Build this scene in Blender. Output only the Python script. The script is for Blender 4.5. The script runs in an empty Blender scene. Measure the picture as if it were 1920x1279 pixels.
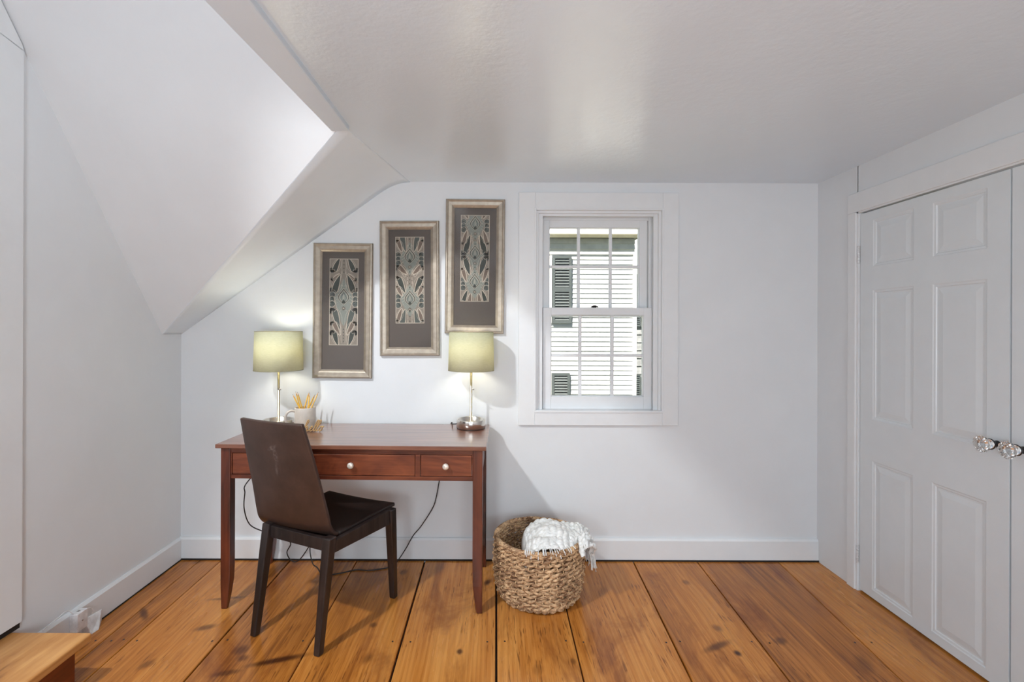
import bpy, bmesh, math, random
from mathutils import Vector, Matrix, noise
random.seed(7)
R = math.radians
PI = math.pi
sc = bpy.context.scene
COL = sc.collection

# ------------------------------------------------------------------ measured view
F, VX, VY, EYE, ROLL = 925.0, 924.0, 612.0, 1.35, R(-0.2)

def at(px, py, y):
    """point of the room seen at photo pixel (px, py) that lies y metres from the camera"""
    dx, dy = px - VX, VY - py
    c, s = math.cos(ROLL), math.sin(ROLL)
    return Vector(((dx * c + dy * s) * y / F, y, EYE + (-dx * s + dy * c) * y / F))

def flr(px, py, h=0.0):
    """point of the floor (or of the level h) seen at photo pixel (px, py)"""
    dx, dy = px - VX, VY - py
    c, s = math.cos(ROLL), math.sin(ROLL)
    y = (h - EYE) * F / (-dx * s + dy * c)
    return at(px, py, y)

# ------------------------------------------------------------------ room sizes
YW = 2.856            # back wall
XL = -1.803           # left wall
XR = 1.880            # right wall
HC = 2.184            # flat ceiling
HT = 3.25              # top of the raised part
YF = -2.3             # wall behind the camera

# ------------------------------------------------------------------ materials
def new_mat(name):
    m = bpy.data.materials.new(name)
    m.use_nodes = True
    nt = m.node_tree
    b = nt.nodes['Principled BSDF']
    return m, nt, b

def N(nt, t, **kw):
    n = nt.nodes.new(t)
    for k, v in kw.items():
        setattr(n, k, v)
    return n

def L(nt, a, b):
    nt.links.new(a, b)

def srgb(r, g, b):
    def f(c):
        c /= 255.0
        return c / 12.92 if c <= 0.04045 else ((c + 0.055) / 1.055) ** 2.4
    return (f(r), f(g), f(b), 1.0)

def mth(nt, op, a, b=None, clamp=False):
    n = N(nt, 'ShaderNodeMath', operation=op)
    n.use_clamp = clamp
    for i, v in enumerate((a, b)):
        if v is None:
            continue
        if isinstance(v, (int, float)):
            n.inputs[i].default_value = v
        else:
            L(nt, v, n.inputs[i])
    return n.outputs[0]

def maprange(nt, v, a, b, c=0.0, d=1.0, smooth=True):
    n = N(nt, 'ShaderNodeMapRange')
    n.interpolation_type = 'SMOOTHSTEP' if smooth else 'LINEAR'
    L(nt, v, n.inputs['Value'])
    n.inputs['From Min'].default_value = a
    n.inputs['From Max'].default_value = b
    n.inputs['To Min'].default_value = c
    n.inputs['To Max'].default_value = d
    return n.outputs['Result']

def mixc(nt, fac, a, b, blend='MIX'):
    n = N(nt, 'ShaderNodeMix', data_type='RGBA', blend_type=blend)
    if isinstance(fac, (int, float)):
        n.inputs[0].default_value = fac
    else:
        L(nt, fac, n.inputs[0])
    for i, v in ((6, a), (7, b)):
        if isinstance(v, tuple):
            n.inputs[i].default_value = v
        else:
            L(nt, v, n.inputs[i])
    return n.outputs[2]

def noise_tex(nt, vec, scale, detail=3.0, rough=0.55, dist=0.0):
    n = N(nt, 'ShaderNodeTexNoise')
    n.inputs['Scale'].default_value = scale
    n.inputs['Detail'].default_value = detail
    n.inputs['Roughness'].default_value = rough
    n.inputs['Distortion'].default_value = dist
    if vec is not None:
        L(nt, vec, n.inputs['Vector'])
    return n.outputs['Fac']

def coords(nt, scale=(1, 1, 1), rot=(0, 0, 0), loc=(0, 0, 0), kind='Object'):
    tc = N(nt, 'ShaderNodeTexCoord')
    mp = N(nt, 'ShaderNodeMapping')
    mp.inputs['Scale'].default_value = scale
    mp.inputs['Rotation'].default_value = rot
    mp.inputs['Location'].default_value = loc
    L(nt, tc.outputs[kind], mp.inputs['Vector'])
    return mp.outputs['Vector']

def bump(nt, b, h, strength=0.2, dist=0.01):
    n = N(nt, 'ShaderNodeBump')
    n.inputs['Strength'].default_value = strength
    n.inputs['Distance'].default_value = dist
    L(nt, h, n.inputs['Height'])
    L(nt, n.outputs['Normal'], b.inputs['Normal'])

def paint(name, col, rough=0.5, bs=0.15, bscale=9.0, fine=60.0, spec=0.5):
    m, nt, b = new_mat(name)
    v = coords(nt)
    a = noise_tex(nt, v, bscale, 5, 0.6, 0.3)
    f = noise_tex(nt, v, fine, 3, 0.6)
    c = mixc(nt, maprange(nt, a, 0.3, 0.75), tuple(x * 0.975 for x in col[:3]) + (1,), col)
    L(nt, c, b.inputs['Base Color'])
    b.inputs['Roughness'].default_value = rough
    b.inputs['Specular IOR Level'].default_value = spec
    h = mth(nt, 'ADD', a, mth(nt, 'MULTIPLY', f, 0.25))
    bump(nt, b, h, bs, 0.012)
    return m

def plain(name, col, rough=0.5, metal=0.0, nscale=40.0, var=0.12, bs=0.05, bdist=0.002, spec=0.5):
    m, nt, b = new_mat(name)
    a = noise_tex(nt, coords(nt), nscale, 4, 0.6)
    lo = tuple(x * (1 - var) for x in col[:3]) + (1,)
    hi = tuple(min(1, x * (1 + var)) for x in col[:3]) + (1,)
    L(nt, mixc(nt, maprange(nt, a, 0.3, 0.7), lo, hi), b.inputs['Base Color'])
    b.inputs['Roughness'].default_value = rough
    b.inputs['Metallic'].default_value = metal
    b.inputs['Specular IOR Level'].default_value = spec
    if bs:
        bump(nt, b, a, bs, bdist)
    return m

WHITE = (0.745, 0.775, 0.80, 1)
M = {}
M['wall'] = paint('wall paint', WHITE, 0.5, 0.10, 5.0, 45.0)
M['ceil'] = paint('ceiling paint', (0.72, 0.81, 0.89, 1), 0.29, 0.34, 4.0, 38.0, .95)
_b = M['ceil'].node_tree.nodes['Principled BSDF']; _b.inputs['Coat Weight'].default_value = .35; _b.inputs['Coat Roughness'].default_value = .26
M['soffit'] = paint('white paint lightened as if lit', (0.78, 0.86, 0.93, 1), 0.45, 0.10, 5.0, 45.0)  # lighter copy of the beam's white, extra brightness put into the colour
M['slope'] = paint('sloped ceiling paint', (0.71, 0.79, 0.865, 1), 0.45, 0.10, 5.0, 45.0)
M['trim'] = paint('trim paint', (0.765, 0.79, 0.81, 1), 0.34, 0.05, 12.0, 80.0)
M['door'] = paint('door paint', (0.71, 0.755, 0.785, 1), 0.32, 0.05, 10.0, 80.0)
M['dark_gap'] = plain('dark joint and painted shade', (0.012, 0.008, 0.006, 1), 0.8)  # for joints and nail heads, and for shade painted under the casing

def floor_material():
    m, nt, b = new_mat('wide pine boards')
    tc = N(nt, 'ShaderNodeTexCoord')
    pos = tc.outputs['Object']
    at_ = N(nt, 'ShaderNodeAttribute', attribute_name='plank')
    pl = at_.outputs['Fac']
    cb = N(nt, 'ShaderNodeCombineXYZ')
    L(nt, mth(nt, 'MULTIPLY', pl, 13.7), cb.inputs[0])
    L(nt, mth(nt, 'MULTIPLY', pl, 31.3), cb.inputs[1])
    L(nt, mth(nt, 'MULTIPLY', pl, 7.1), cb.inputs[2])
    ad = N(nt, 'ShaderNodeVectorMath', operation='ADD')
    L(nt, pos, ad.inputs[0]); L(nt, cb.outputs[0], ad.inputs[1])
    p = ad.outputs[0]
    def scaled(s):
        n = N(nt, 'ShaderNodeVectorMath', operation='MULTIPLY')
        L(nt, p, n.inputs[0]); n.inputs[1].default_value = s
        return n.outputs[0]
    sx = N(nt, 'ShaderNodeSeparateXYZ'); L(nt, p, sx.inputs[0])
    # knots: (px, py, rx, ry, angle, darkness)
    knots = [(1345, 1212, .018, .075, 1.10, .75), (1383, 1225, .014, .018, 0, 1.0), (862, 1222, .013, .017, 0, .9),
             (700, 1172, .016, .02, 0, .7), (452, 1219, .028, .03, .4, .65), (456, 1234, .02, .02, 0, .65), (521, 1238, .018, .11, 1.25, .95),
             (757, 1073, .022, .03, 0, .6), (914, 1092, .015, .03, .3, .9), (1345, 1178, .02, .025, 0, .6), (270, 1151, .016, .06, -.7, .8),
             (425, 1122, .012, .09, 1.4, .6), (385, 1177, .02, .045, 1.2, .7), (275, 1246, .02, .035, .5, .55), (1464, 1202, .022, .03, .9, .7),
             (1286, 1092, .018, .025, 0, .6), (425, 1262, .016, .05, 1.3, .7), (690, 1235, .018, .03, .3, .5), (1130, 1110, .02, .05, .4, .35),
             (1075, 1240, .012, .018, 0, .6), (1010, 1255, .02, .03, .3, .35), (1620, 1245, .03, .06, .5, .4), (372, 1053, .03, .03, .5, .55)]
    dark = None; phase = None
    for (px, py, rx, ry, an, dk) in knots:
        c = flr(px, py)
        s = N(nt, 'ShaderNodeVectorMath', operation='SUBTRACT')
        L(nt, pos, s.inputs[0]); s.inputs[1].default_value = (c.x, c.y, 0)
        r = N(nt, 'ShaderNodeVectorRotate', rotation_type='Z_AXIS')
        r.inputs['Angle'].default_value = an
        L(nt, s.outputs[0], r.inputs['Vector'])
        q = N(nt, 'ShaderNodeVectorMath', operation='MULTIPLY')
        L(nt, r.outputs[0], q.inputs[0]); q.inputs[1].default_value = (1 / rx, 1 / ry, 0)
        ln = N(nt, 'ShaderNodeVectorMath', operation='LENGTH'); L(nt, q.outputs[0], ln.inputs[0])
        d = ln.outputs['Value']
        k = maprange(nt, d, 0.35, 1.5, dk, 0.0)
        dark = k if dark is None else mth(nt, 'MAXIMUM', dark, k)
        f = mth(nt, 'MULTIPLY', mth(nt, 'POWER', 2.718, mth(nt, 'MULTIPLY', d, -0.55)), 9.0)
        phase = f if phase is None else mth(nt, 'ADD', phase, f)
    warp = noise_tex(nt, scaled((2.2, .22, 1)), 1.6, 2, .45)
    ph = mth(nt, 'ADD', mth(nt, 'MULTIPLY', sx.outputs[0], 260.0), mth(nt, 'MULTIPLY', warp, 70.0))
    ph = mth(nt, 'ADD', ph, phase)
    ring = mth(nt, 'ADD', mth(nt, 'MULTIPLY', mth(nt, 'SINE', ph), .5), .5)
    ring = mth(nt, 'POWER', ring, 2.2)
    streak = noise_tex(nt, scaled((85, 1.6, 1)), 1.0, 5, .7)
    broad = noise_tex(nt, scaled((5, .8, 1)), 1.0, 4, .6, .4)
    fleck = noise_tex(nt, scaled((150, 10, 1)), 1.0, 2, .5)
    fleckm = noise_tex(nt, scaled((5, 2.5, 1)), 1.0, 2, .5)
    ramp = N(nt, 'ShaderNodeValToRGB')
    e = ramp.color_ramp.elements
    e[0].position = .26; e[0].color = srgb(90, 44, 14)
    e[1].position = .74; e[1].color = srgb(222, 158, 84)
    k = e.new(.5); k.color = srgb(186, 118, 50)
    v = mth(nt, 'ADD', mth(nt, 'MULTIPLY', broad, .50), mth(nt, 'MULTIPLY', streak, .50))
    v = mth(nt, 'ADD', v, mth(nt, 'MULTIPLY', mth(nt, 'SUBTRACT', pl, .5), .16))
    L(nt, v, ramp.inputs[0])
    c = ramp.outputs[0]
    c = mixc(nt, mth(nt, 'MULTIPLY', ring, .17), c, srgb(120, 62, 22))
    fl = mth(nt, 'MULTIPLY', maprange(nt, fleck, .60, .68), maprange(nt, fleckm, .42, .58))
    c = mixc(nt, mth(nt, 'MULTIPLY', fl, .68), c, srgb(92, 48, 20))
    stain = noise_tex(nt, scaled((3.2, 1.1, 1)), 1.3, 5, .65, .8)
    c = mixc(nt, mth(nt, 'MULTIPLY', maprange(nt, stain, .50, .70), .60), c, srgb(106, 48, 17))
    c = mixc(nt, mth(nt, 'MULTIPLY', dark, .95), c, srgb(58, 26, 12))
    L(nt, c, b.inputs['Base Color'])
    rr = maprange(nt, broad, .3, .7, .17, .29)
    L(nt, rr, b.inputs['Roughness'])
    b.inputs['Specular IOR Level'].default_value = .38
    bump(nt, b, mth(nt, 'SUBTRACT', streak, mth(nt, 'MULTIPLY', dark, .5)), .10, .003)
    return m
M['floor'] = floor_material()

def wood(name, lo, mid, hi, axis=0, rough=.32, scale=1.0, blotch=.5, coat=.2):
    """a stained wood, its grain along the given local axis"""
    m, nt, b = new_mat(name)
    s = [34 * scale] * 3; s[axis] = 1.6 * scale
    v = coords(nt, tuple(s))
    s2 = [7 * scale] * 3; s2[axis] = 2.2 * scale
    v2 = coords(nt, tuple(s2))
    a = noise_tex(nt, v, 1.0, 5, .65, .2)
    c = noise_tex(nt, v2, 1.0, 4, .6, .9)
    t = mth(nt, 'ADD', mth(nt, 'MULTIPLY', a, 1 - blotch), mth(nt, 'MULTIPLY', c, blotch))
    r = N(nt, 'ShaderNodeValToRGB')
    e = r.color_ramp.elements
    e[0].position = .37; e[0].color = lo
    e[1].position = .62; e[1].color = hi
    e.new(.46).color = mid
    L(nt, t, r.inputs[0])
    L(nt, r.outputs[0], b.inputs['Base Color'])
    b.inputs['Roughness'].default_value = rough
    b.inputs['Coat Weight'].default_value = coat
    b.inputs['Coat Roughness'].default_value = .22
    bump(nt, b, a, .06, .002)
    return m
dk = (srgb(34, 14, 10), srgb(84, 38, 23), srgb(128, 68, 42))
M['desk_x'] = wood('cherry stained wood along', *dk, axis=0, blotch=.6)
M['desk_y'] = wood('cherry stained wood across', *dk, axis=1, blotch=.6)
M['desk_z'] = wood('cherry stained wood upright', srgb(34, 14, 10), srgb(76, 34, 22), srgb(112, 56, 35), axis=2, blotch=.5)
M['desk_top'] = wood('cherry stained wood top with painted sheen', srgb(92, 52, 38), srgb(114, 70, 53), srgb(132, 86, 66), axis=0, rough=.28, blotch=.35, coat=1.0)  # lighter and greyer than the fronts, wall reflection put into the colour
M['drawer'] = wood('cherry stained drawer front', srgb(34, 14, 9), srgb(94, 44, 26), srgb(140, 76, 46), axis=0, blotch=.65)
M['chair_wood'] = wood('espresso stained wood', srgb(20, 15, 14), srgb(32, 25, 24), srgb(48, 39, 37), axis=2, rough=.38, blotch=.3)
M['step_top'] = wood('pine step board', srgb(104, 58, 26), srgb(180, 124, 68), srgb(206, 154, 94), axis=1, rough=.42, scale=.9, blotch=.62, coat=.1)
M['step_riser'] = wood('dark stained riser', srgb(58, 18, 8), srgb(84, 30, 12), srgb(108, 44, 18), axis=1, rough=.4)

def leather(name, col, smudge=None):
    m, nt, b = new_mat(name)
    v = coords(nt)
    vo = N(nt, 'ShaderNodeTexVoronoi'); vo.inputs['Scale'].default_value = 260
    L(nt, v, vo.inputs['Vector'])
    a = noise_tex(nt, v, 9, 5, .65)
    lo = tuple(x * .78 for x in col[:3]) + (1,); hi = tuple(x * 1.25 for x in col[:3]) + (1,)
    c = mixc(nt, maprange(nt, a, .3, .72), lo, hi)
    if smudge is not None:
        for (p, s, an, k) in smudge:
            su = N(nt, 'ShaderNodeVectorMath', operation='SUBTRACT')
            L(nt, v, su.inputs[0]); su.inputs[1].default_value = p
            ro = N(nt, 'ShaderNodeVectorRotate', rotation_type='Y_AXIS'); ro.inputs['Angle'].default_value = an
            L(nt, su.outputs[0], ro.inputs['Vector'])
            q = N(nt, 'ShaderNodeVectorMath', operation='MULTIPLY'); L(nt, ro.outputs[0], q.inputs[0])
            q.inputs[1].default_value = (1 / s[0], 0, 1 / s[1])
            ln = N(nt, 'ShaderNodeVectorMath', operation='LENGTH'); L(nt, q.outputs[0], ln.inputs[0])
            n2 = noise_tex(nt, v, 55, 5, .75)
            mk = mth(nt, 'MULTIPLY', maprange(nt, ln.outputs['Value'], .2, 1.1, 1, 0), maprange(nt, n2, .38, .62))
            c = mixc(nt, mth(nt, 'MULTIPLY', mk, k), c, srgb(134, 120, 114))
    L(nt, c, b.inputs['Base Color'])
    b.inputs['Roughness'].default_value = .42
    bump(nt, b, vo.outputs['Distance'], .12, .001)
    return m

def metal(name, col, rough=.28, brushed=None):
    m, nt, b = new_mat(name)
    s = (50, 50, 50) if brushed is None else brushed
    a = noise_tex(nt, coords(nt, s), 1.0, 3, .6)
    L(nt, mixc(nt, a, tuple(x * .85 for x in col[:3]) + (1,), col), b.inputs['Base Color'])
    b.inputs['Metallic'].default_value = 1
    L(nt, maprange(nt, a, .3, .7, rough * .8, rough * 1.25), b.inputs['Roughness'])
    return m
M['nickel'] = metal('brushed nickel', (.76, .73, .68, 1), .20, (3, 3, 24))
M['nickel_dark'] = metal('dark nickel', (.42, .40, .38, 1), .3)
M['brass'] = metal('warm satin brass', (.72, .62, .45, 1), .26, (6, 6, 3))
M['frame'] = plain('champagne silver leaf frame', (.37, .32, .26, 1), .42, .55, 30, .10, .03)
M['shade_rim'] = plain('grey shade tape', srgb(150, 146, 120), .7)
M['black'] = plain('black painted metal', (.012, .012, .013, 1), .3)
M['cord'] = plain('black rubber cord', (.010, .009, .009, 1), .45)
M['hinge'] = plain('paint worn steel hinge', (.62, .63, .64, 1), .35, .15, 120, .25)
M['white_plastic'] = plain('white plastic', (.78, .78, .79, 1), .35)
M['knob'] = plain('pale nickel knob', (.76, .70, .62, 1), .25, .35, 25, .2)
M['mug'] = plain('grey white glazed stoneware', srgb(206, 198, 188), .3, 0, 30, .06)
M['gold'] = plain('gold painted wood', srgb(206, 172, 122), .35, .25, 60, .15)
M['pencil'] = plain('yellow pencil paint', srgb(226, 178, 62), .35, 0, 60, .08)
M['pencil_wood'] = plain('sharpened cedar', srgb(206, 160, 104), .6)
M['graphite'] = plain('graphite', srgb(52, 50, 50), .4)
M['matboard'] = plain('taupe matboard', srgb(104, 95, 88), .8, 0, 300, .06)

def glass_thin(name, tint=(1, 1, 1, 1), rough=0.0, boost=1.0):
    m = bpy.data.materials.new(name); m.use_nodes = True
    nt = m.node_tree; nt.nodes.clear()
    o = N(nt, 'ShaderNodeOutputMaterial')
    t = N(nt, 'ShaderNodeBsdfTransparent'); t.inputs[0].default_value = tint
    g = N(nt, 'ShaderNodeBsdfGlossy'); g.inputs['Roughness'].default_value = rough
    fr = N(nt, 'ShaderNodeFresnel'); fr.inputs['IOR'].default_value = 1.5
    mx = N(nt, 'ShaderNodeMixShader')
    L(nt, mth(nt, 'MULTIPLY', fr.outputs[0], boost, True), mx.inputs[0])
    L(nt, t.outputs[0], mx.inputs[1]); L(nt, g.outputs[0], mx.inputs[2])
    L(nt, mx.outputs[0], o.inputs['Surface'])
    return m
M['pane'] = glass_thin('window glass', (.97, .98, .975, 1), 0, 1.0)
M['picture_glass'] = glass_thin('picture glass', (.97, .97, .97, 1), .02, .8)

def crystal():
    m, nt, b = new_mat('cut crystal')
    b.inputs['Base Color'].default_value = (.97, .98, .98, 1)
    b.inputs['Roughness'].default_value = .03
    b.inputs['Transmission Weight'].default_value = 1
    b.inputs['IOR'].default_value = 1.5
    return m
M['crystal'] = crystal()
M['reflector'] = metal('silver foil', (.92, .92, .93, 1), .35)

def shade_mat():
    m = bpy.data.materials.new('linen lamp shade'); m.use_nodes = True
    nt = m.node_tree; nt.nodes.clear()
    o = N(nt, 'ShaderNodeOutputMaterial')
    v = coords(nt)
    w1 = noise_tex(nt, coords(nt, (60, 60, 420)), 1, 2, .5)
    col = mixc(nt, maprange(nt, w1, .3, .7), srgb(212, 214, 184), srgb(222, 223, 198))
    d = N(nt, 'ShaderNodeBsdfDiffuse'); L(nt, col, d.inputs[0])
    t = N(nt, 'ShaderNodeBsdfTranslucent'); L(nt, mixc(nt, .6, col, srgb(242, 234, 196)), t.inputs[0])
    mx = N(nt, 'ShaderNodeMixShader'); mx.inputs[0].default_value = .28
    L(nt, d.outputs[0], mx.inputs[1]); L(nt, t.outputs[0], mx.inputs[2])
    L(nt, mx.outputs[0], o.inputs['Surface'])
    return m
M['shade'] = shade_mat()

def fibre(name, lo, hi, scale=(90, 90, 90), rough=.75, bs=.4):
    m, nt, b = new_mat(name)
    a = noise_tex(nt, coords(nt, scale), 1, 4, .65)
    c2 = noise_tex(nt, coords(nt), 14, 3, .6)
    t = mth(nt, 'ADD', mth(nt, 'MULTIPLY', a, .6), mth(nt, 'MULTIPLY', c2, .4))
    L(nt, mixc(nt, maprange(nt, t, .36, .64), lo, hi), b.inputs['Base Color'])
    b.inputs['Roughness'].default_value = rough
    bump(nt, b, a, bs, .002)
    return m
M['seagrass'] = fibre('woven water hyacinth', srgb(108, 72, 46), srgb(222, 186, 144), (60, 60, 190))
M['stitch'] = fibre('pale raffia stitches', srgb(190, 152, 108), srgb(230, 198, 156))
M['blanket'] = fibre('white cotton knit', (.66, .67, .655, 1), (.85, .85, .835, 1), (60, 190, 120), .9, .9)

# ------------------------------------------------------------------ mesh building
class MB:
    def __init__(self):
        self.v = []; self.f = []; self.m = []; self.s = []
    def add(self, vs, fs, mi=0, smooth=False, mat=None):
        o = len(self.v)
        for p in vs:
            p = Vector(p)
            self.v.append(tuple(mat @ p if mat else p))
        for f in fs:
            self.f.append(tuple(i + o for i in f)); self.m.append(mi); self.s.append(smooth)
        return self
    def box(self, a, b, mi=0, mat=None):
        (x0, y0, z0), (x1, y1, z1) = a, b
        x0, x1 = min(x0, x1), max(x0, x1); y0, y1 = min(y0, y1), max(y0, y1); z0, z1 = min(z0, z1), max(z0, z1)
        vs = [(x0, y0, z0), (x1, y0, z0), (x1, y1, z0), (x0, y1, z0), (x0, y0, z1), (x1, y0, z1), (x1, y1, z1), (x0, y1, z1)]
        fs = [(0, 3, 2, 1), (4, 5, 6, 7), (0, 1, 5, 4), (1, 2, 6, 5), (2, 3, 7, 6), (3, 0, 4, 7)]
        return self.add(vs, fs, mi, False, mat)
    def hexa(self, bot, top, mi=0):
        vs = list(bot) + list(top)
        fs = [(0, 3, 2, 1), (4, 5, 6, 7), (0, 1, 5, 4), (1, 2, 6, 5), (2, 3, 7, 6), (3, 0, 4, 7)]
        return self.add(vs, fs, mi)
    def prism(self, poly, d, mi=0):
        """a flat outline (3D points) pushed along d"""
        n = len(poly); d = Vector(d)
        vs = [Vector(p) for p in poly] + [Vector(p) + d for p in poly]
        fs = [tuple(range(n - 1, -1, -1)), tuple(range(n, 2 * n))]
        fs += [(i, (i + 1) % n, n + (i + 1) % n, n + i) for i in range(n)]
        return self.add(vs, fs, mi)
    def lathe(self, prof, n=40, mi=0, mat=None, smooth=True, close=False):
        vs = []; fs = []
        k = len(prof)
        for i in range(n):
            a = 2 * PI * i / n
            for (r, z) in prof:
                vs.append((r * math.cos(a), r * math.sin(a), z))
        for i in range(n):
            j = (i + 1) % n
            for q in range(k if close else k - 1):
                w = (q + 1) % k
                fs.append((i * k + q, j * k + q, j * k + w, i * k + w))
        self.add(vs, fs, mi, smooth, mat)
        if not close:
            for q, flip in ((0, True), (k - 1, False)):
                if prof[q][0] > 1e-5:
                    ring = [i * k + q for i in range(n)]
                    o = len(self.v) - len(vs)
                    ring = [x + o for x in ring]
                    self.f.append(tuple(reversed(ring)) if flip else tuple(ring)); self.m.append(mi); self.s.append(False)
        return self
    def tube(self, pts, r, n=8, mi=0, closed=False, flat=None, caps=True, smooth=True):
        pts = [Vector(p) for p in pts]; k = len(pts)
        rs = r if isinstance(r, (list, tuple)) else [r] * k
        vs = []; up = None
        for i, p in enumerate(pts):
            if closed:
                t = pts[(i + 1) % k] - pts[i - 1]
            else:
                t = pts[min(i + 1, k - 1)] - pts[max(i - 1, 0)]
            if t.length < 1e-9: t = Vector((0, 0, 1))
            t.normalize()
            if up is None:
                up = Vector((0, 0, 1)) if abs(t.z) < .9 else Vector((0, 1, 0))
            up = (up - t * up.dot(t))
            if up.length < 1e-6: up = t.orthogonal()
            up.normalize()
            sd = t.cross(up)
            for q in range(n):
                a = 2 * PI * q / n
                o = sd * math.cos(a) * rs[i] + up * math.sin(a) * rs[i]
                if flat is not None: o = Vector((o.x * flat[0], o.y * flat[1], o.z * flat[2]))
                vs.append(p + o)
        fs = []
        for i in range(k if closed else k - 1):
            j = (i + 1) % k
            for q in range(n):
                w = (q + 1) % n
                fs.append((i * n + q, i * n + w, j * n + w, j * n + q))
        if caps and not closed:
            fs.append(tuple(reversed(range(n)))); fs.append(tuple(range((k - 1) * n, k * n)))
        return self.add(vs, fs, mi, smooth)
    def grid(self, fn, nu, nv, mi=0, smooth=True):
        vs = [fn(i / nu, j / nv) for j in range(nv + 1) for i in range(nu + 1)]
        fs = [(j * (nu + 1) + i, j * (nu + 1) + i + 1, (j + 1) * (nu + 1) + i + 1, (j + 1) * (nu + 1) + i) for j in range(nv) for i in range(nu)]
        return self.add(vs, fs, mi, smooth)

def obj(name, mb, mats, parent=None, org=(0, 0, 0), bevel=0.0, seg=2, solid=None, fixn=True, angle=40):
    me = bpy.data.meshes.new(name)
    o_ = Vector(org)
    me.from_pydata([tuple(Vector(p) - o_) for p in mb.v], [], mb.f)
    mats = mats if isinstance(mats, (list, tuple)) else [mats]
    for m in mats: me.materials.append(m)
    for p, mi, s in zip(me.polygons, mb.m, mb.s):
        p.material_index = mi; p.use_smooth = s
    if fixn:
        bm = bmesh.new(); bm.from_mesh(me)
        bmesh.ops.recalc_face_normals(bm, faces=bm.faces)
        bm.to_mesh(me); bm.free()
    me.update()
    o = bpy.data.objects.new(name, me); COL.objects.link(o)
    if parent is not None: o.parent = parent
    else: o.location = o_
    if solid:
        s = o.modifiers.new('solid', 'SOLIDIFY'); s.thickness = solid[0]; s.offset = solid[1]
    if bevel:
        b = o.modifiers.new('bevel', 'BEVEL'); b.width = bevel; b.segments = seg
        b.limit_method = 'ANGLE'; b.angle_limit = R(angle); b.harden_normals = False
    return o

def empty(name, loc=(0, 0, 0), rz=0.0):
    o = bpy.data.objects.new(name, None); COL.objects.link(o)
    o.location = loc; o.rotation_euler = (0, 0, rz); o.empty_display_size = .1
    return o

def tag(o, label, cat, group=None):
    o['label'] = label; o['category'] = cat
    if group: o['group'] = group
    return o

def struct(o, label=None):
    o['kind'] = 'structure'
    if label: o['label'] = label
    return o

def catmull(pts, n=8):
    pts = [Vector(p) for p in pts]
    P = [pts[0] * 2 - pts[1]] + pts + [pts[-1] * 2 - pts[-2]]
    out = []
    for i in range(1, len(P) - 2):
        a, b, c, d = P[i - 1], P[i], P[i + 1], P[i + 2]
        for k in range(n):
            t = k / n
            out.append(.5 * ((2 * b) + (c - a) * t + (2 * a - 5 * b + 4 * c - d) * t * t + (3 * b - a - 3 * c + d) * t ** 3))
    out.append(pts[-1])
    return out

# ================================================================== THE ROOM
# ---- floor of wide boards
def build_floor():
    # board joints: (x at the back wall, x at 1.872 m from the camera, gap)
    J = [(-1.95, -1.95, .003), (-1.678, -1.656, .003), (-1.556, -1.543, .0035), (-1.160, -1.167, .007), (-.776, -.771, .005), (-.387, -.387, .009),
         (.0245, .018, .009), (.362, .352, .006), (.813, .764, .007), (1.181, 1.138, .006), (1.648, 1.570, .005), (2.05, 2.05, .003)]
    def jx(j, y):
        t = (2.838 - y) / (2.838 - 1.872)
        t = min(t, 1.6)
        return j[0] + (j[1] - j[0]) * t
    mb = MB(); ids = []
    ya, yb = YF - .05, YW + .10
    ys = [ya + (yb - ya) * i / 10 for i in range(11)]
    for k in range(len(J) - 1):
        a, b = J[k], J[k + 1]
        n0 = len(mb.f)
        for i in range(10):
            y0, y1 = ys[i], ys[i + 1]
            x00, x01 = jx(a, y0) + a[2] / 2, jx(a, y1) + a[2] / 2
            x10, x11 = jx(b, y0) - b[2] / 2, jx(b, y1) - b[2] / 2
            e = .0025
            vs = [(x00, y0, -.02), (x00, y0, -e), (x00 + e, y0, 0), (x10 - e, y0, 0), (x10, y0, -e), (x10, y0, -.02),
                  (x01, y1, -.02), (x01, y1, -e), (x01 + e, y1, 0), (x11 - e, y1, 0), (x11, y1, -e), (x11, y1, -.02)]
            mb.add(vs, [(q, q + 1, q + 7, q + 6) for q in range(5)], 0)
        ids += [random.Random(k * 3 + 5).random()] * (len(mb.f) - n0)
    n0 = len(mb.f)
    mb.box((-2.0, ya, -.06), (2.1, yb, -.018), 1)
    # nail heads, two near every joint, along one line across the room
    for k in range(1, len(J) - 1):
        for row in (2.113, 1.35, .6):
            for s in (-1, 1):
                x = jx(J[k], row) + s * (.028 + random.random() * .012); y = row + random.uniform(-.006, .006)
                pts = [(x + .0042 * math.cos(a * PI / 4), y + .0055 * math.sin(a * PI / 4), .0004) for a in range(8)]
                mb.add(pts, [tuple(range(8))], 1)
    ids += [0.5] * (len(mb.f) - n0)
    o = obj('floor', mb, [M['floor'], M['dark_gap']], fixn=True)
    at_ = o.data.attributes.new('plank', 'FLOAT', 'FACE')
    at_.data.foreach_set('value', ids)
    struct(o, 'wide orange pine floorboards with dark gaps')
build_floor()

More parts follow.
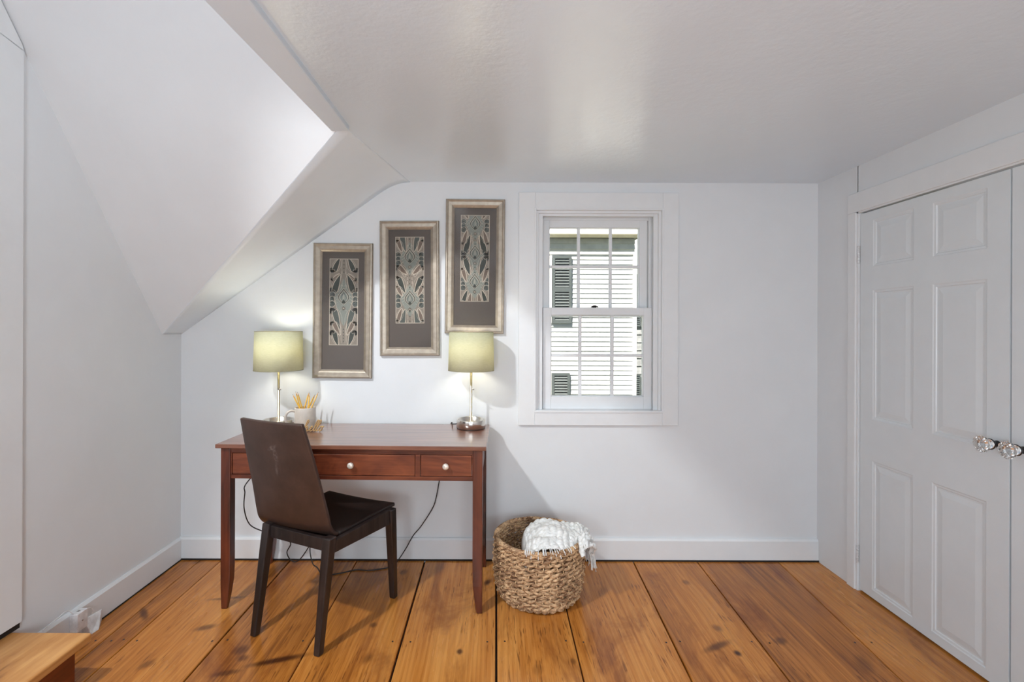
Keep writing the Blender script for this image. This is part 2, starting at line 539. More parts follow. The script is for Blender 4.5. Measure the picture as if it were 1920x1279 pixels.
# ---- back wall with the window opening
WX0, WX1, WZ0, WZ1 = .235, .985, .855, 2.035
SB = (XL, 1.300)      # where the slope starts at the left wall
ST = (-.564, HC)      # where it meets the flat ceiling
mb = MB()
TK = .16
def wall_poly(pts):
    mb.prism([(x, YW, z) for x, z in pts], (0, TK, 0))
wall_poly([(XL - .1, -.06), (XL - .1, SB[1] - .072 + .02), (SB[0], SB[1] + .02), (ST[0], HC + .02), (WX0, HC + .02), (WX0, -.06)])
wall_poly([(WX0, -.06), (WX0, WZ0), (WX1, WZ0), (WX1, -.06)])
wall_poly([(WX0, WZ1), (WX0, HC + .02), (WX1, HC + .02), (WX1, WZ1)])
wall_poly([(WX1, -.06), (WX1, HC + .02), (XR + .1, HC + .02), (XR + .1, -.06)])
struct(obj('wall_back', mb, M['wall']), 'white painted back wall')

# ---- left knee wall (rises to the slope that climbs towards the camera)
LA = (2.69, 1.300); LB = (1.9017, 2.388)
sl = (LB[1] - LA[1]) / (LB[0] - LA[0])
YT = LA[0] + (HT - LA[1]) / sl
mb = MB()
mb.prism([(XL, YW, -.06), (XL, YW, 1.30), (XL, LA[0], LA[1]), (XL, YT, HT), (XL, YF, HT), (XL, YF, -.06)], (-.10, 0, 0))
struct(obj('wall_left', mb, M['wall']), 'white knee wall on the left')
# ---- right wall with the closet opening
DX = 1.886            # face of the closet doors
CY0, CY1, CZ = 2.545, 1.03, 1.945
mb = MB()
mb.box((XR, CY0 - .004, -.06), (XR + .10, YW + .1, HC + .02))
mb.box((XR, CY1, CZ - .004), (XR + .10, CY0, HC + .02))
mb.box((XR, YF, -.06), (XR + .10, CY1, HC + .02))
struct(obj('wall_right', mb, M['wall']), 'white wall around the closet doors')
# closet interior behind the doors
mb = MB()
mb.box((XR + .60, CY1 - .1, -.06), (XR + .63, CY0 + .1, HC))
struct(obj('wall_closet', mb, M['wall']), 'back of the closet')
# ---- wall behind the camera, with a window opening
FX0, FX1, FZ0, FZ1 = .02, .96, .75, 2.0
mb = MB()
for (x0, x1, z0, z1) in ((XL - .1, FX0, -.06, HT), (FX0, FX1, -.06, FZ0), (FX0, FX1, FZ1, HT), (FX1, XR + .1, -.06, HT)):
    mb.box((x0, YF - .12, z0), (x1, YF, z1))
struct(obj('wall_front', mb, M['wall']), 'white wall opposite the desk')

# ---- ceilings
AB = Vector((XL, LA[0], LA[1])); AT = Vector((-.652, LA[0] + (2.170 - LA[1]) / sl, 2.170))
mb = MB()
def slope_pt(u, v):
    w = Vector((SB[0], YW + .01, SB[1])).lerp(Vector((ST[0], YW + .01, ST[1])), u)
    a = AB.lerp(Vector((-.640, 2.055, 2.178)), u)
    p = a.lerp(w, v)
    return p
def slope_round(u, v):
    # the last stretch bends softly into the flat ceiling, more so towards the wall
    k = 1.06
    q = u * k
    if q <= .93: return slope_pt(q, v)
    a, b = slope_pt(.93, v), slope_pt(1.0, v)
    r = .015 + .07 * v
    c = Vector((b.x + r, b.y, HC - .0006)); b = Vector((b.x, b.y, HC - .0006))
    t = (q - .93) / (k - .93)
    return a * (1 - t) ** 2 + b * 2 * t * (1 - t) + c * t * t
mb.grid(slope_round, 64, 10)
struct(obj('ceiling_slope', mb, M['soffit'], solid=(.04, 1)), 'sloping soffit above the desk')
bpy.data.objects['ceiling_slope'].modifiers['solid'].offset = 0.0
bpy.data.objects['ceiling_slope'].modifiers['solid'].thickness = .002
# raised slope that climbs towards the camera
mb = MB()
BR_ = Vector((-.60, LA[0] + (2.24 - LA[1]) / sl, 2.24))
e0 = AB; e1 = AT
def by(h): return LA[0] + (h - LA[1]) / sl
mb.prism([tuple(e0), tuple(e1), (-.60, by(2.215), 2.215), (-.60, by(HT), HT), (XL, by(HT), HT)], (0, .03, .022))
struct(obj('ceiling_dormer', mb, M['wall']), 'white slope rising over the stair opening')
mb = MB()
mb.box((XL - .1, YF - .1, HT), (-.56, YT + .06, HT + .04))
mb.box((-.60, YF, HC + .02), (-.56, by(2.215) + .05, HT))
struct(obj('ceiling_high', mb, M['wall']), 'raised ceiling over the stairs')
mb = MB()
mb.prism([(-.612, YF - .1, HC), (-.612, 2.02, HC), (-.66, 2.03, HC), (-.66, YW + .02, HC), (XR + .1, YW + .02, HC), (XR + .1, YF - .1, HC)], (0, 0, .05))
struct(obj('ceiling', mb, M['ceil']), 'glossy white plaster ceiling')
# boxed beam along the edge of the flat ceiling
mb = MB()
hb = 2.163
bl = lambda y: -.677 - (2.06 - y) * .0577
br = lambda y: -.602 - (2.06 - y) * .0108
y0, y1 = YF, 2.062
mb.hexa([(bl(y0), y0, hb), (br(y0), y0, hb), (br(y1), y1, hb), (bl(y1), y1, hb)],
        [(bl(y0), y0, HC + .12), (br(y0), y0, HC + .12), (br(y1), y1, HC + .12), (bl(y1), y1, HC + .12)])
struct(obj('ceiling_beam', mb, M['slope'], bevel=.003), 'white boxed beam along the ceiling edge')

# ---- baseboards
BH = .129
mb = MB()
def base_profile(t, h):       # depth off the wall, height
    return [(0, 0), (t, 0), (t, h - .012), (t - .008, h), (0, h)]
mb.prism([(XL, YW - d, z) for d, z in base_profile(.018, BH)], (XR - XL, 0, 0))
struct(obj('baseboard_back', mb, M['trim'], bevel=.002), 'white baseboard under the desk wall')
mb = MB()
mb.prism([(XL + d, 1.76, z) for d, z in base_profile(.016, BH)], (0, YW - .018 - 1.76, 0))
struct(obj('baseboard_left', mb, M['trim'], bevel=.002), 'white baseboard along the knee wall')
# dark joint between floor and baseboards
mb = MB()
mb.box((XL + .016, YW - .021, .0), (XR, YW - .0175, .009))
mb.box((XL + .0155, 1.9, .0), (XL + .019, YW - .02, .006))
mb.box((XL, 1.74, .1995), (XL + .010, 1.874, .224))  # dark strip painted as the shade in the gap under the casing
struct(obj('trim_9', mb, M['dark_gap']), 'dark joint under the baseboards and painted shade under the casing')

# ---- doorway casing at the far left, standing on the step
mb = MB()
cx = XL + .018
mb.prism([(XL, 1.765, .222), (XL, 1.876, .222), (XL, 1.876, 2.389), (XL, 1.765, 2.408)], (.018, 0, 0))
mb.prism([(XL, 1.752, .222), (XL, 1.765, .222), (XL, 1.765, 2.408), (XL, 1.752, 2.408)], (.026, 0, 0))
struct(obj('trim_1', mb, M['trim'], bevel=.002), 'white doorway casing at the left')
mb = MB()
mb.prism([(XL, 1.878, 2.394), (XL, 1.872, 2.412), (XL, YT + .02, HT - .03), (XL, .8, HT - .03), (XL, .8, 2.55), (XL, 1.0, 2.53)], (.016, 0, 0))
struct(obj('trim_2', mb, M['trim'], bevel=.002), 'white head board above the doorway casing')
mb = MB()
mb.box((XL, .9, .20), (XL + .012, 1.752, 2.42))
struct(obj('door_3', mb, M['door']), 'white door at the top of the step')

# ---- wooden step
t = empty('wooden_step', (-1.65, 1.3, 0)); tag(t, 'pine step with a dark riser below the white doorway casing', 'step')
mb = MB(); mb.box((XL + .002, .75, .168), (-1.495, 1.846, .200))
o_ = t.location
obj('tread', mb, M['step_top'], t, o_, bevel=.007, seg=3)
mb = MB(); mb.box((-1.545, .78, 0), (-1.520, 1.800, .168))
obj('riser', mb, M['step_riser'], t, o_, bevel=.001)['label'] = 'dark red stained riser'
mb = MB(); mb.box((XL + .017, 1.775, 0), (-1.545, 1.800, .168))
obj('side_panel', mb, M['step_riser'], t, o_)
mb = MB(); mb.box((XL + .017, .78, 0), (-1.545, .805, .168))
obj('side_panel', mb, M['step_riser'], t, o_)

# ---- small white junction box and loose cover on the left baseboard
xb = XL + .016
t = empty('junction_box', (xb + .017, 2.11, .09)); tag(t, 'small white junction box screwed to the left baseboard', 'box')
o_ = t.location
mb = MB(); mb.box((xb, 2.086, .045), (xb + .035, 2.140, .124))
obj('case', mb, M['white_plastic'], t, o_, bevel=.003)
mb = MB(); mb.lathe([(0, 0), (.0035, 0), (.0035, .0015), (0, .0015)], 12, 0, Matrix.Translation((xb + .035, 2.112, .086)) @ Matrix.Rotation(PI / 2, 4, 'Y'))
obj('screw', mb, M['nickel_dark'], t, o_)
mb = MB(); mb.box((xb + .012, 2.108, .1235), (xb + .022, 2.118, .1248))
obj('screw', mb, M['nickel_dark'], t, o_)
mb = MB()
mb.tube(catmull([(xb + .014, 2.09, .124), (xb + .006, 2.07, .150), (xb + .003, 2.03, .145), (xb + .002, 1.96, .136)], 6), .0022, 6)
mb.tube(catmull([(xb + .020, 2.14, .112), (xb + .024, 2.165, .108), (xb + .020, 2.185, .085), (xb + .012, 2.19, .066)], 6), .0022, 6)
obj('wire', mb, M['white_plastic'], t, o_)
mb = MB()
mb.hexa([(xb, 2.150, 0), (xb + .042, 2.152, 0), (xb + .046, 2.186, 0), (xb, 2.262, 0)],
        [(xb, 2.152, .062), (xb + .006, 2.152, .062), (xb + .006, 2.250, .050), (xb, 2.262, .050)])
tag(obj('moulding_block', mb, M['white_plastic'], None, (xb + .02, 2.2, 0), bevel=.002), 'small white sloping moulding block on the floor against the left baseboard', 'moulding')

# ================================================================== closet doors
PY = [(2.449, 2.212), (2.116, 1.883)]            # panel spans along the wall on the first door
PZ = [(1.886, 1.654), (1.538, .894), (.688, .050)]
def door(name, ya, yb, panels):
    """a six panel door, face at DX, from ya (far) to yb (near)"""
    mb = MB()
    x0, x1 = DX, DX + .035
    ys = sorted([ya, yb] + [q for p in panels for q in p]); zs = sorted([.010, 1.931] + [q for p in PZ for q in p])
    def is_panel(yc, zc):
        return any(min(p) < yc < max(p) for p in panels) and any(p[1] < zc < p[0] for p in PZ)
    for i in range(len(ys) - 1):
        for j in range(len(zs) - 1):
            a, b, c, d = ys[i], ys[i + 1], zs[j], zs[j + 1]
            if is_panel((a + b) / 2, (c + d) / 2):
                # stepped moulding then a raised, bevelled field
                prev = [(x0, a, c), (x0, b, c), (x0, b, d), (x0, a, d)]
                for (ins, dep) in ((.004, .0025), (.012, .0035), (.015, .007), (.022, .007), (.046, .003)):
                    nx = [(x0 + dep, a + ins, c + ins), (x0 + dep, b - ins, c + ins), (x0 + dep, b - ins, d - ins), (x0 + dep, a + ins, d - ins)]
                    mb.add(prev + nx, [(q, (q + 1) % 4, 4 + (q + 1) % 4, 4 + q) for q in range(4)])
                    prev = nx
                mb.add(prev, [(0, 1, 2, 3)])
            else:
                mb.add([(x0, a, c), (x0, b, c), (x0, b, d), (x0, a, d)], [(0, 1, 2, 3)])
    mb.box((x0 + .012, min(ya, yb), .010), (x1, max(ya, yb), 1.931))
    for (a, b, c, d) in (((x0, ys[0], .010), (x0, ys[0], 1.931), (x1, ys[0], 1.931), (x1, ys[0], .010)), ((x0, ys[-1], .010), (x0, ys[-1], 1.931), (x1, ys[-1], 1.931), (x1, ys[-1], .010)),
                         ((x0, ys[0], .010), (x0, ys[-1], .010), (x1, ys[-1], .010), (x1, ys[0], .010)), ((x0, ys[0], 1.931), (x0, ys[-1], 1.931), (x1, ys[-1], 1.931), (x1, ys[0], 1.931))):
        mb.add([a, b, c, d], [(0, 1, 2, 3)])
    o = obj(name, mb, M['door'], None, (DX, (ya + yb) / 2, 0))
    o.data.validate()
    return o
d1 = door('door_1', 2.531, 1.800, PY); struct(d1, 'six panelled white closet door, hinged at the far side')
sh = lambda p: (3.592 - p[0], 3.592 - p[1])
d2 = door('door_2', 1.792, 1.061, [sh(PY[1]), sh(PY[0])]); struct(d2, 'white closet door nearest the camera')
def crystal_knob(y, z, parent):
    org = parent.location
    mt = Matrix.Translation((DX, y, z)) @ Matrix.Rotation(-PI / 2, 4, 'Y')    # local z points into the room
    mb = MB()
    # scalloped crystal head
    n = 48; prof = [(.0, .030), (.0165, .030), (.0185, .038), (.020, .046), (.026, .053), (.0305, .058), (.0300, .064), (.024, .069), (.017, .0715), (.0, .0705)]
    vs = []; fs = []
    k = len(prof)
    for i in range(n):
        a = 2 * PI * i / n
        sc_ = 1 + .045 * math.cos(12 * a)
        for q, (r, h) in enumerate(prof):
            rr = r * (sc_ if r > .022 else 1)
            vs.append((rr * math.cos(a), rr * math.sin(a), h))
    for i in range(n):
        j = (i + 1) % n
        for q in range(k - 1):
            fs.append((i * k + q, j * k + q, j * k + q + 1, i * k + q + 1))
    mb.add(vs, fs, 0, False, mt)
    kn = obj('knob', mb, M['crystal'], parent, org); kn['label'] = 'cut crystal knob on a black shank'
    bm = bmesh.new(); bm.from_mesh(kn.data); bmesh.ops.remove_doubles(bm, verts=bm.verts, dist=1e-5); bmesh.ops.recalc_face_normals(bm, faces=bm.faces); bm.to_mesh(kn.data); bm.free()
    mb = MB()
    mb.lathe([(.013, .0), (.013, .004), (.009, .008), (.0085, .016), (.011, .022), (.0195, .0255), (.0205, .0275), (.0185, .0290), (0, .0290)], 28, 0, mt)
    obj('shank', mb, M['black'], kn, org)
    mb = MB(); mb.lathe([(0, .0290), (.0175, .0290), (.0175, .0297), (0, .0297)], 28, 0, mt)  # silver disc added behind the crystal to brighten the knob
    obj('added_reflector', mb, M['reflector'], kn, org)
crystal_knob(1.842, .917, d1)
crystal_knob(1.750, .917, d2)
for z in (1.725, .187):
    mb = MB()
    mb.lathe([(0, -.046), (.0055, -.046), (.0065, -.043), (.0065, .043), (.0055, .046), (0, .046)], 14, 0, Matrix.Translation((DX - .006, 2.5375, z)))
    for q in (-.018, .018): mb.lathe([(.0068, q - .001), (.0072, q), (.0068, q + .001)], 14, 0, Matrix.Translation((DX - .006, 2.5375, z)))
    mb.box((DX - .004, 2.534, z - .043), (DX + .001, 2.560, z + .043))
    obj('hinge', mb, M['hinge'], d1, d1.location, bevel=.0006)
# casing around the closet
mb = MB()
mb.box((XR - .012, 2.545, 0), (XR, 2.600, CZ))
mb.box((XR - .012, .95, CZ), (XR, 2.600, 2.045))
mb.box((XR - .012, .95, 0), (XR, 1.03, CZ))
struct(obj('trim_3', mb, M['trim'], bevel=.003), 'flat white casing around the closet')
mb = MB()       # jambs and stop
mb.box((XR - .004, 2.5345, 0), (XR + .1, 2.5455, CZ)); mb.box((XR - .004, CY1, 1.9375), (XR + .1, 2.5455, CZ + .002)); mb.box((XR, CY1, 0), (XR + .1, CY1 + .02, CZ))
struct(obj('trim_4', mb, M['trim']), 'closet door jamb')

# ================================================================== window
win = struct(empty('window_1', (.606, YW, 1.45)), 'white double hung window with six over six panes')
wo = win.location
def rect_frame(mb, x0, x1, z0, z1, w, ya, yb, mi=0, wt=None, wb=None):
    wt = w if wt is None else wt; wb = w if wb is None else wb
    mb.box((x0, ya, z0), (x0 + w, yb, z1), mi); mb.box((x1 - w, ya, z0), (x1, yb, z1), mi)
    mb.box((x0 + w, ya, z1 - wt), (x1 - w, yb, z1), mi); mb.box((x0 + w, ya, z0), (x1 - w, yb, z0 + wb), mi)
mb = MB()
cz0, cz1, cxa, cxb = .782, 2.122, .148, 1.068
ix0, ix1, iz0, iz1 = .243, .977, .862, 2.026
mb.box((cxa, YW - .020, cz0), (ix0, YW, cz1)); mb.box((ix1, YW - .020, cz0), (cxb, YW, cz1))
mb.box((ix0, YW - .020, iz1), (ix1, YW, cz1)); mb.box((ix0, YW - .020, cz0), (ix1, YW, iz0))
obj('casing', mb, M['trim'], win, wo, bevel=.0025)
mb = MB()
rect_frame(mb, ix0 - .006, ix1 + .006, iz0 - .006, iz1 + .006, .012, YW - .022, YW + .15)          # lining
rect_frame(mb, ix0, ix1, iz0 - .001, iz1, .020, YW - .004, YW + .024, wb=.004)             # stop
rect_frame(mb, ix0 + .012, ix1 - .010, iz0 - .001, iz1, .034, YW + .012, YW + .030, wb=.004)
rect_frame(mb, ix0 + .010, ix1 - .006, iz0 - .001, iz1, .044, YW + .076, YW + .090, wb=.004)
for (a, b) in ((ix0, .290), (.921, ix1)): mb.box((a, YW + .062, iz0), (b, YW + .10, iz1))
mb.box((ix0, YW + .118, 1.955), (ix1, YW + .13, iz1))
mb.box((ix0, YW - .024, iz0 - .008), (ix1, YW + .10, iz0 + .004))
obj('jamb', mb, M['trim'], win, wo, bevel=.0025)
def sash(name, x0, x1, z0, z1, gx0, gx1, gz0, gz1, y, mx, mz):
    """stiles and rails around the glass, muntins and six panes"""
    mb = MB(); d = .034
    mb.box((x0, y, z0), (gx0 - .004, y + d, z1)); mb.box((gx1 + .004, y, z0), (x1, y + d, z1))
    mb.box((gx0 - .004, y, gz1 + .004), (gx1 + .004, y + d, z1)); mb.box((gx0 - .004, y, z0), (gx1 + .004, y + d, gz0 - .004))
    rect_frame(mb, gx0 - .005, gx1 + .005, gz0 - .005, gz1 + .005, .005, y + .007, y + d)      # glazing bead
    s = obj(name, mb, M['trim'], win, wo, bevel=.0018)
    for (a, b) in mx:
        m2 = MB(); m2.box((a, y + .006, gz0), (b, y + .022, gz1)); obj('muntin', m2, M['trim'], s, wo, bevel=.003)
    for (a, b) in mz:
        m2 = MB(); m2.box((gx0, y + .0055, a), (gx1, y + .0225, b)); obj('muntin', m2, M['trim'], s, wo, bevel=.003)
    m2 = MB(); m2.add([(gx0 - .005, y + .016, gz0 - .005), (gx1 + .005, y + .016, gz0 - .005), (gx1 + .005, y + .016, gz1 + .005), (gx0 - .005, y + .016, gz1 + .005)], [(0, 1, 2, 3)])
    obj('pane', m2, M['pane'], s, wo)
    return s
def wx(px, y): return at(px, 600, y).x
def wz(py, y): return at(1120, py, y).z
yl = 2.896; yu = 2.938
sash('lower_sash', wx(1018, yl), wx(1222.7, yl), .866, wz(577, yl), wx(1034.4, yl), wx(1206, yl), wz(742.5, yl), wz(592, yl), yl,
     [(wx(1085, yl), wx(1091.3, yl)), (wx(1145, yl), wx(1151.8, yl))], [(wz(669.5, yl), wz(664, yl))])
sash('upper_sash', wx(1016, yu), wx(1213, yu), wz(594, yu), wz(413, yu), wx(1030.6, yu), wx(1197.5, yu), wz(578, yu), wz(428, yu), yu,
     [(wx(1082, yu), wx(1087.7, yu)), (wx(1142, yu), wx(1147.7, yu))], [(wz(503, yu), wz(497.5, yu))])
mb = MB()
lx = wx(1115, 2.9); lz = wz(577, yl)
mb.lathe([(0, 0), (.013, 0), (.012, .006), (.006, .009), (0, .009)], 18, 0, Matrix.Translation((lx, yl + .016, lz)))
mb.tube(catmull([(lx - .018, yl + .012, lz + .006), (lx, yl + .006, lz + .011), (lx + .020, yl + .016, lz + .007)], 5), .0035, 8)
mb.box((lx - .022, yl + .006, lz), (lx + .022, yl + .026, lz + .003))
obj('sash_lock', mb, M['black'], win, wo)['label'] = 'black sash lock'

# window in the wall behind the camera
w2 = struct(empty('window_2', (.6, YF, 1.375)), 'white window opposite the desk')
mb = MB(); rect_frame(mb, FX0 - .09, FX1 + .09, FZ0 - .09, FZ1 + .09, .09, YF, YF + .02)
obj('casing', mb, M['trim'], w2, w2.location)
mb = MB(); rect_frame(mb, FX0, FX1, FZ0, FZ1, .05, YF - .08, YF - .04)
mb.box(((FX0 + FX1) / 2 - .03, YF - .08, FZ0), ((FX0 + FX1) / 2 + .03, YF - .04, FZ1)); mb.box((FX0, YF - .08, 1.36), (FX1, YF - .04, 1.41))
obj('sash', mb, M['trim'], w2, w2.location)

# ================================================================== DESK
DESK_H = .790
desk = empty('writing_desk', (-.661, 2.5675, 0), R(-1.5))
tag(desk, 'reddish brown wooden writing desk with three drawers and two lamps on top', 'desk')
mb = MB(); mb.box((-.640, -.260, DESK_H - .020), (.640, .260, DESK_H))
obj('tabletop', mb, M['desk_top'], desk, bevel=.003)
def desk_leg(sx, sy):
    ox, oy = .622 * sx, (.243 if sy < 0 else .238) * sy
    mb = MB(); rings = []
    for z, w, off in ((0, .027, .007), (.06, .036, .003), (.13, .044, .0), (.20, .046, 0), (.62, .046, 0), (.768, .046, 0)):
        x0 = ox - off * sx * 0; x1 = ox - w * sx
        y0 = oy - off * sy; y1 = oy - w * sy - off * sy * 0
        rings.append([(x0, y0, z), (x1, y0, z), (x1, y1, z), (x0, y1, z)])
    vs = [p for r in rings for p in r]; fs = [(3, 2, 1, 0), (20, 21, 22, 23)]
    for i in range(5):
        for q in range(4):
            fs.append((i * 4 + q, i * 4 + (q + 1) % 4, i * 4 + 4 + (q + 1) % 4, i * 4 + 4 + q))
    mb.add(vs, fs)
    return obj('leg', mb, M['desk_z'], desk, bevel=.003)
for sx in (-1, 1):
    for sy in (-1, 1): desk_leg(sx, sy)
AZ0, AZ1 = .622, .769
DZ0, DZ1 = .643, .742
fy = -.236
DRW = [(-.570, -.330), (-.297, .302), (.330, .570)]
mb = MB()
mb.box((-.577, fy, AZ0), (.577, fy + .022, DZ0 - .002)); mb.box((-.577, fy, DZ1 + .002), (.577, fy + .022, AZ1))
for a, b in ((-.577, -.572), (-.328, -.299), (.304, .328), (.572, .577)):
    mb.box((a, fy, DZ0 - .002), (b, fy + .022, DZ1 + .002))
obj('front_rail', mb, M['desk_x'], desk, bevel=.0015)
mb = MB(); mb.box((-.577, .212, AZ0), (.577, .232, AZ1)); obj('back_apron', mb, M['desk_x'], desk)
for s in (-1, 1):
    mb = MB(); mb.box((s * .614, -.20, AZ0), (s * .594, .195, AZ1)); obj('side_apron', mb, M['desk_y'], desk)
for a, b in DRW:
    mb = MB(); mb.box((a, fy + .002, DZ0), (b, fy + .020, DZ1)); mb.box((a + .01, fy + .02, DZ0 + .005), (b - .01, .18, DZ1 - .02))
    d = obj('drawer', mb, M['drawer'], desk, bevel=.002)
    mb = MB()
    mb.lathe([(.0, 0), (.007, 0), (.006, .008), (.009, .013), (.0145, .018), (.0155, .023), (.013, .028), (.006, .0305), (0, .031)], 24, 0,
             Matrix.Translation(((a + b) / 2, fy + .002, .694)) @ Matrix.Rotation(PI / 2, 4, 'X'))
    obj('knob', mb, M['knob'], d)['label'] = 'round pale nickel knob'

# ================================================================== CHAIR
CO = Vector((-.77, 2.27, 0))
chair = empty('side_chair', CO); tag(chair, 'dark brown leather side chair turned half away at the desk', 'chair')
def legm(foot, top, w0, w1, wt_h):
    foot, top = Vector(foot), Vector(top)
    a = R(-24.5)
    rx = Vector((math.cos(a), math.sin(a), 0)); ry = Vector((-math.sin(a), math.cos(a), 0))
    mb = MB(); k = 4; rings = []
    for i in range(k + 1):
        t = i / k; c = foot.lerp(top, t); w = w0 + (w1 - w0) * min(1, t * 1.15)
        rings.append([c + rx * w * sx / 2 + ry * w * sy / 2 for sx, sy in ((-1, -1), (1, -1), (1, 1), (-1, 1))])
    vs = [p for r in rings for p in r]; fs = [(3, 2, 1, 0), tuple(k * 4 + q for q in range(4))]
    for i in range(k):
        for q in range(4): fs.append((i * 4 + q, i * 4 + (q + 1) % 4, i * 4 + 4 + (q + 1) % 4, i * 4 + 4 + q))
    mb.add(vs, fs)
    return obj('leg', mb, M['chair_wood'], chair, CO, bevel=.005)
def on(p, h): return Vector((p.x, p.y, h))
RLf, RRf, FRf = flr(478, 1191), flr(597, 1228), flr(738, 1120)
FLf = Vector((-.862, 2.56, 0))
RLt, RRt, FRt = at(505, 987, 2.225), at(618, 1014, 2.07), at(732, 950, 2.40)
FLt = Vector((-.85, 2.53, .447))
HLEG = .464
tops = [on(RLt, HLEG), on(RRt, HLEG), on(FRt, .463), on(FLt, .463)]
for f_, t_ in zip((RLf, RRf, FRf, FLf), tops): legm(f_, t_, .030, .042, 0)
def rail(name, a, b, z0, z1, w=.022, cut=.018, za=0.0):
    a, b = Vector(a), Vector(b); d = (b - a); d.z = 0; d.normalize(); n = Vector((-d.y, d.x, 0)) * w / 2
    a = a + d * cut; b = b - d * cut
    mb = MB()
    mb.hexa([on(a - n, z0), on(b - n, z0), on(b + n, z0), on(a + n, z0)], [on(a - n, z1), on(b - n, z1 + za), on(b + n, z1 + za), on(a + n, z1)])
    return obj(name, mb, M['chair_wood'], chair, CO, bevel=.002)
mb = MB()
q_ = [tops[0].lerp(tops[2], .06), tops[1].lerp(tops[3], .06), tops[2].lerp(tops[0], .05), tops[3].lerp(tops[1], .05)]
mb.hexa([on(p, .405) for p in q_], [on(q_[0], .436), on(q_[1], .436), on(q_[2], .456), on(q_[3], .456)])
obj('seat_support', mb, M['chair_wood'], chair, CO)
rail('back_rail', tops[0], tops[1], .403, .455)
rail('side_rail', tops[1], tops[2], .392, .443, za=.019)
rail('side_rail', tops[0], tops[3], .392, .443, za=.019)
rail('front_rail', tops[3], tops[2], .390, .460)
# leather shell: right and left edge lines, back down to seat
RE = [at(568, 796, 1.985), at(588, 861, 2.02), at(606, 928, 2.06), at(616, 968, 2.083), at(621, 989, 2.10), at(631, 1001, 2.135), at(650, 994, 2.175), at(694, 970, 2.30), at(741, 945, 2.435)]
LE = [at(453, 783, 2.165), at(463, 840, 2.195), at(475, 900, 2.225), at(483, 950, 2.25), at(488, 968, 2.265), at(499, 976, 2.305)]
for k in (6, 7, 8):
    q = RE[k]; w = .415 if k == 6 else (.42 if k == 7 else .42)
    LE.append(Vector((q.x - w * .91, q.y + w * .4147, q.z)))
REs, LEs = catmull(RE, 6), catmull(LE, 6)
NS = len(REs)
bk_n = 32                                        # rows of the backrest, the rest is the seat
def shell(i0, i1, cols, curve):
    mb = MB(); fwd = Vector((.4147, .91, 0))
    vs = []
    for i in range(i0, i1 + 1):
        for j in range(cols + 1):
            s = j / cols
            p = LEs[i].lerp(REs[i], s)
            dip = 4 * s * (1 - s)
            tb = max(0, min(1, (bk_n - i) / 20))
            p = p - fwd * curve * dip * tb + Vector((0, 0, -.006 * dip * (1 - tb)))
            vs.append(p)
    n = cols + 1
    fs = [(r * n + c, r * n + c + 1, (r + 1) * n + c + 1, (r + 1) * n + c) for r in range(i1 - i0) for c in range(cols)]
    mb.add(vs, fs, 0, True)
    return mb
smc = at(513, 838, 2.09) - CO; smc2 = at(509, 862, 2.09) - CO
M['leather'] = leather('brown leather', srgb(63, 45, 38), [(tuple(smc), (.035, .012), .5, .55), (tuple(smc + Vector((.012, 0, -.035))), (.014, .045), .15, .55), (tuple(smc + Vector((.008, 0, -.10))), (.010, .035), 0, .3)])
M['leather_shaded'] = leather('brown leather, painted shade', srgb(38, 28, 25))  # same leather darkened, the backrest's shade put into the seat colour
def shell_obj(name, mb, mat):
    o = obj(name, mb, mat, chair, CO, fixn=False)
    s = o.modifiers.new('solid', 'SOLIDIFY'); s.thickness = .018; s.offset = 0
    b = o.modifiers.new('bevel', 'BEVEL'); b.width = .005; b.segments = 3; b.limit_method = 'ANGLE'; b.angle_limit = R(50)
    return o
shell_obj('backrest', shell(0, bk_n, 14, .018), M['leather'])
shell_obj('seat', shell(bk_n, NS - 1, 14, .018), M['leather_shaded'])

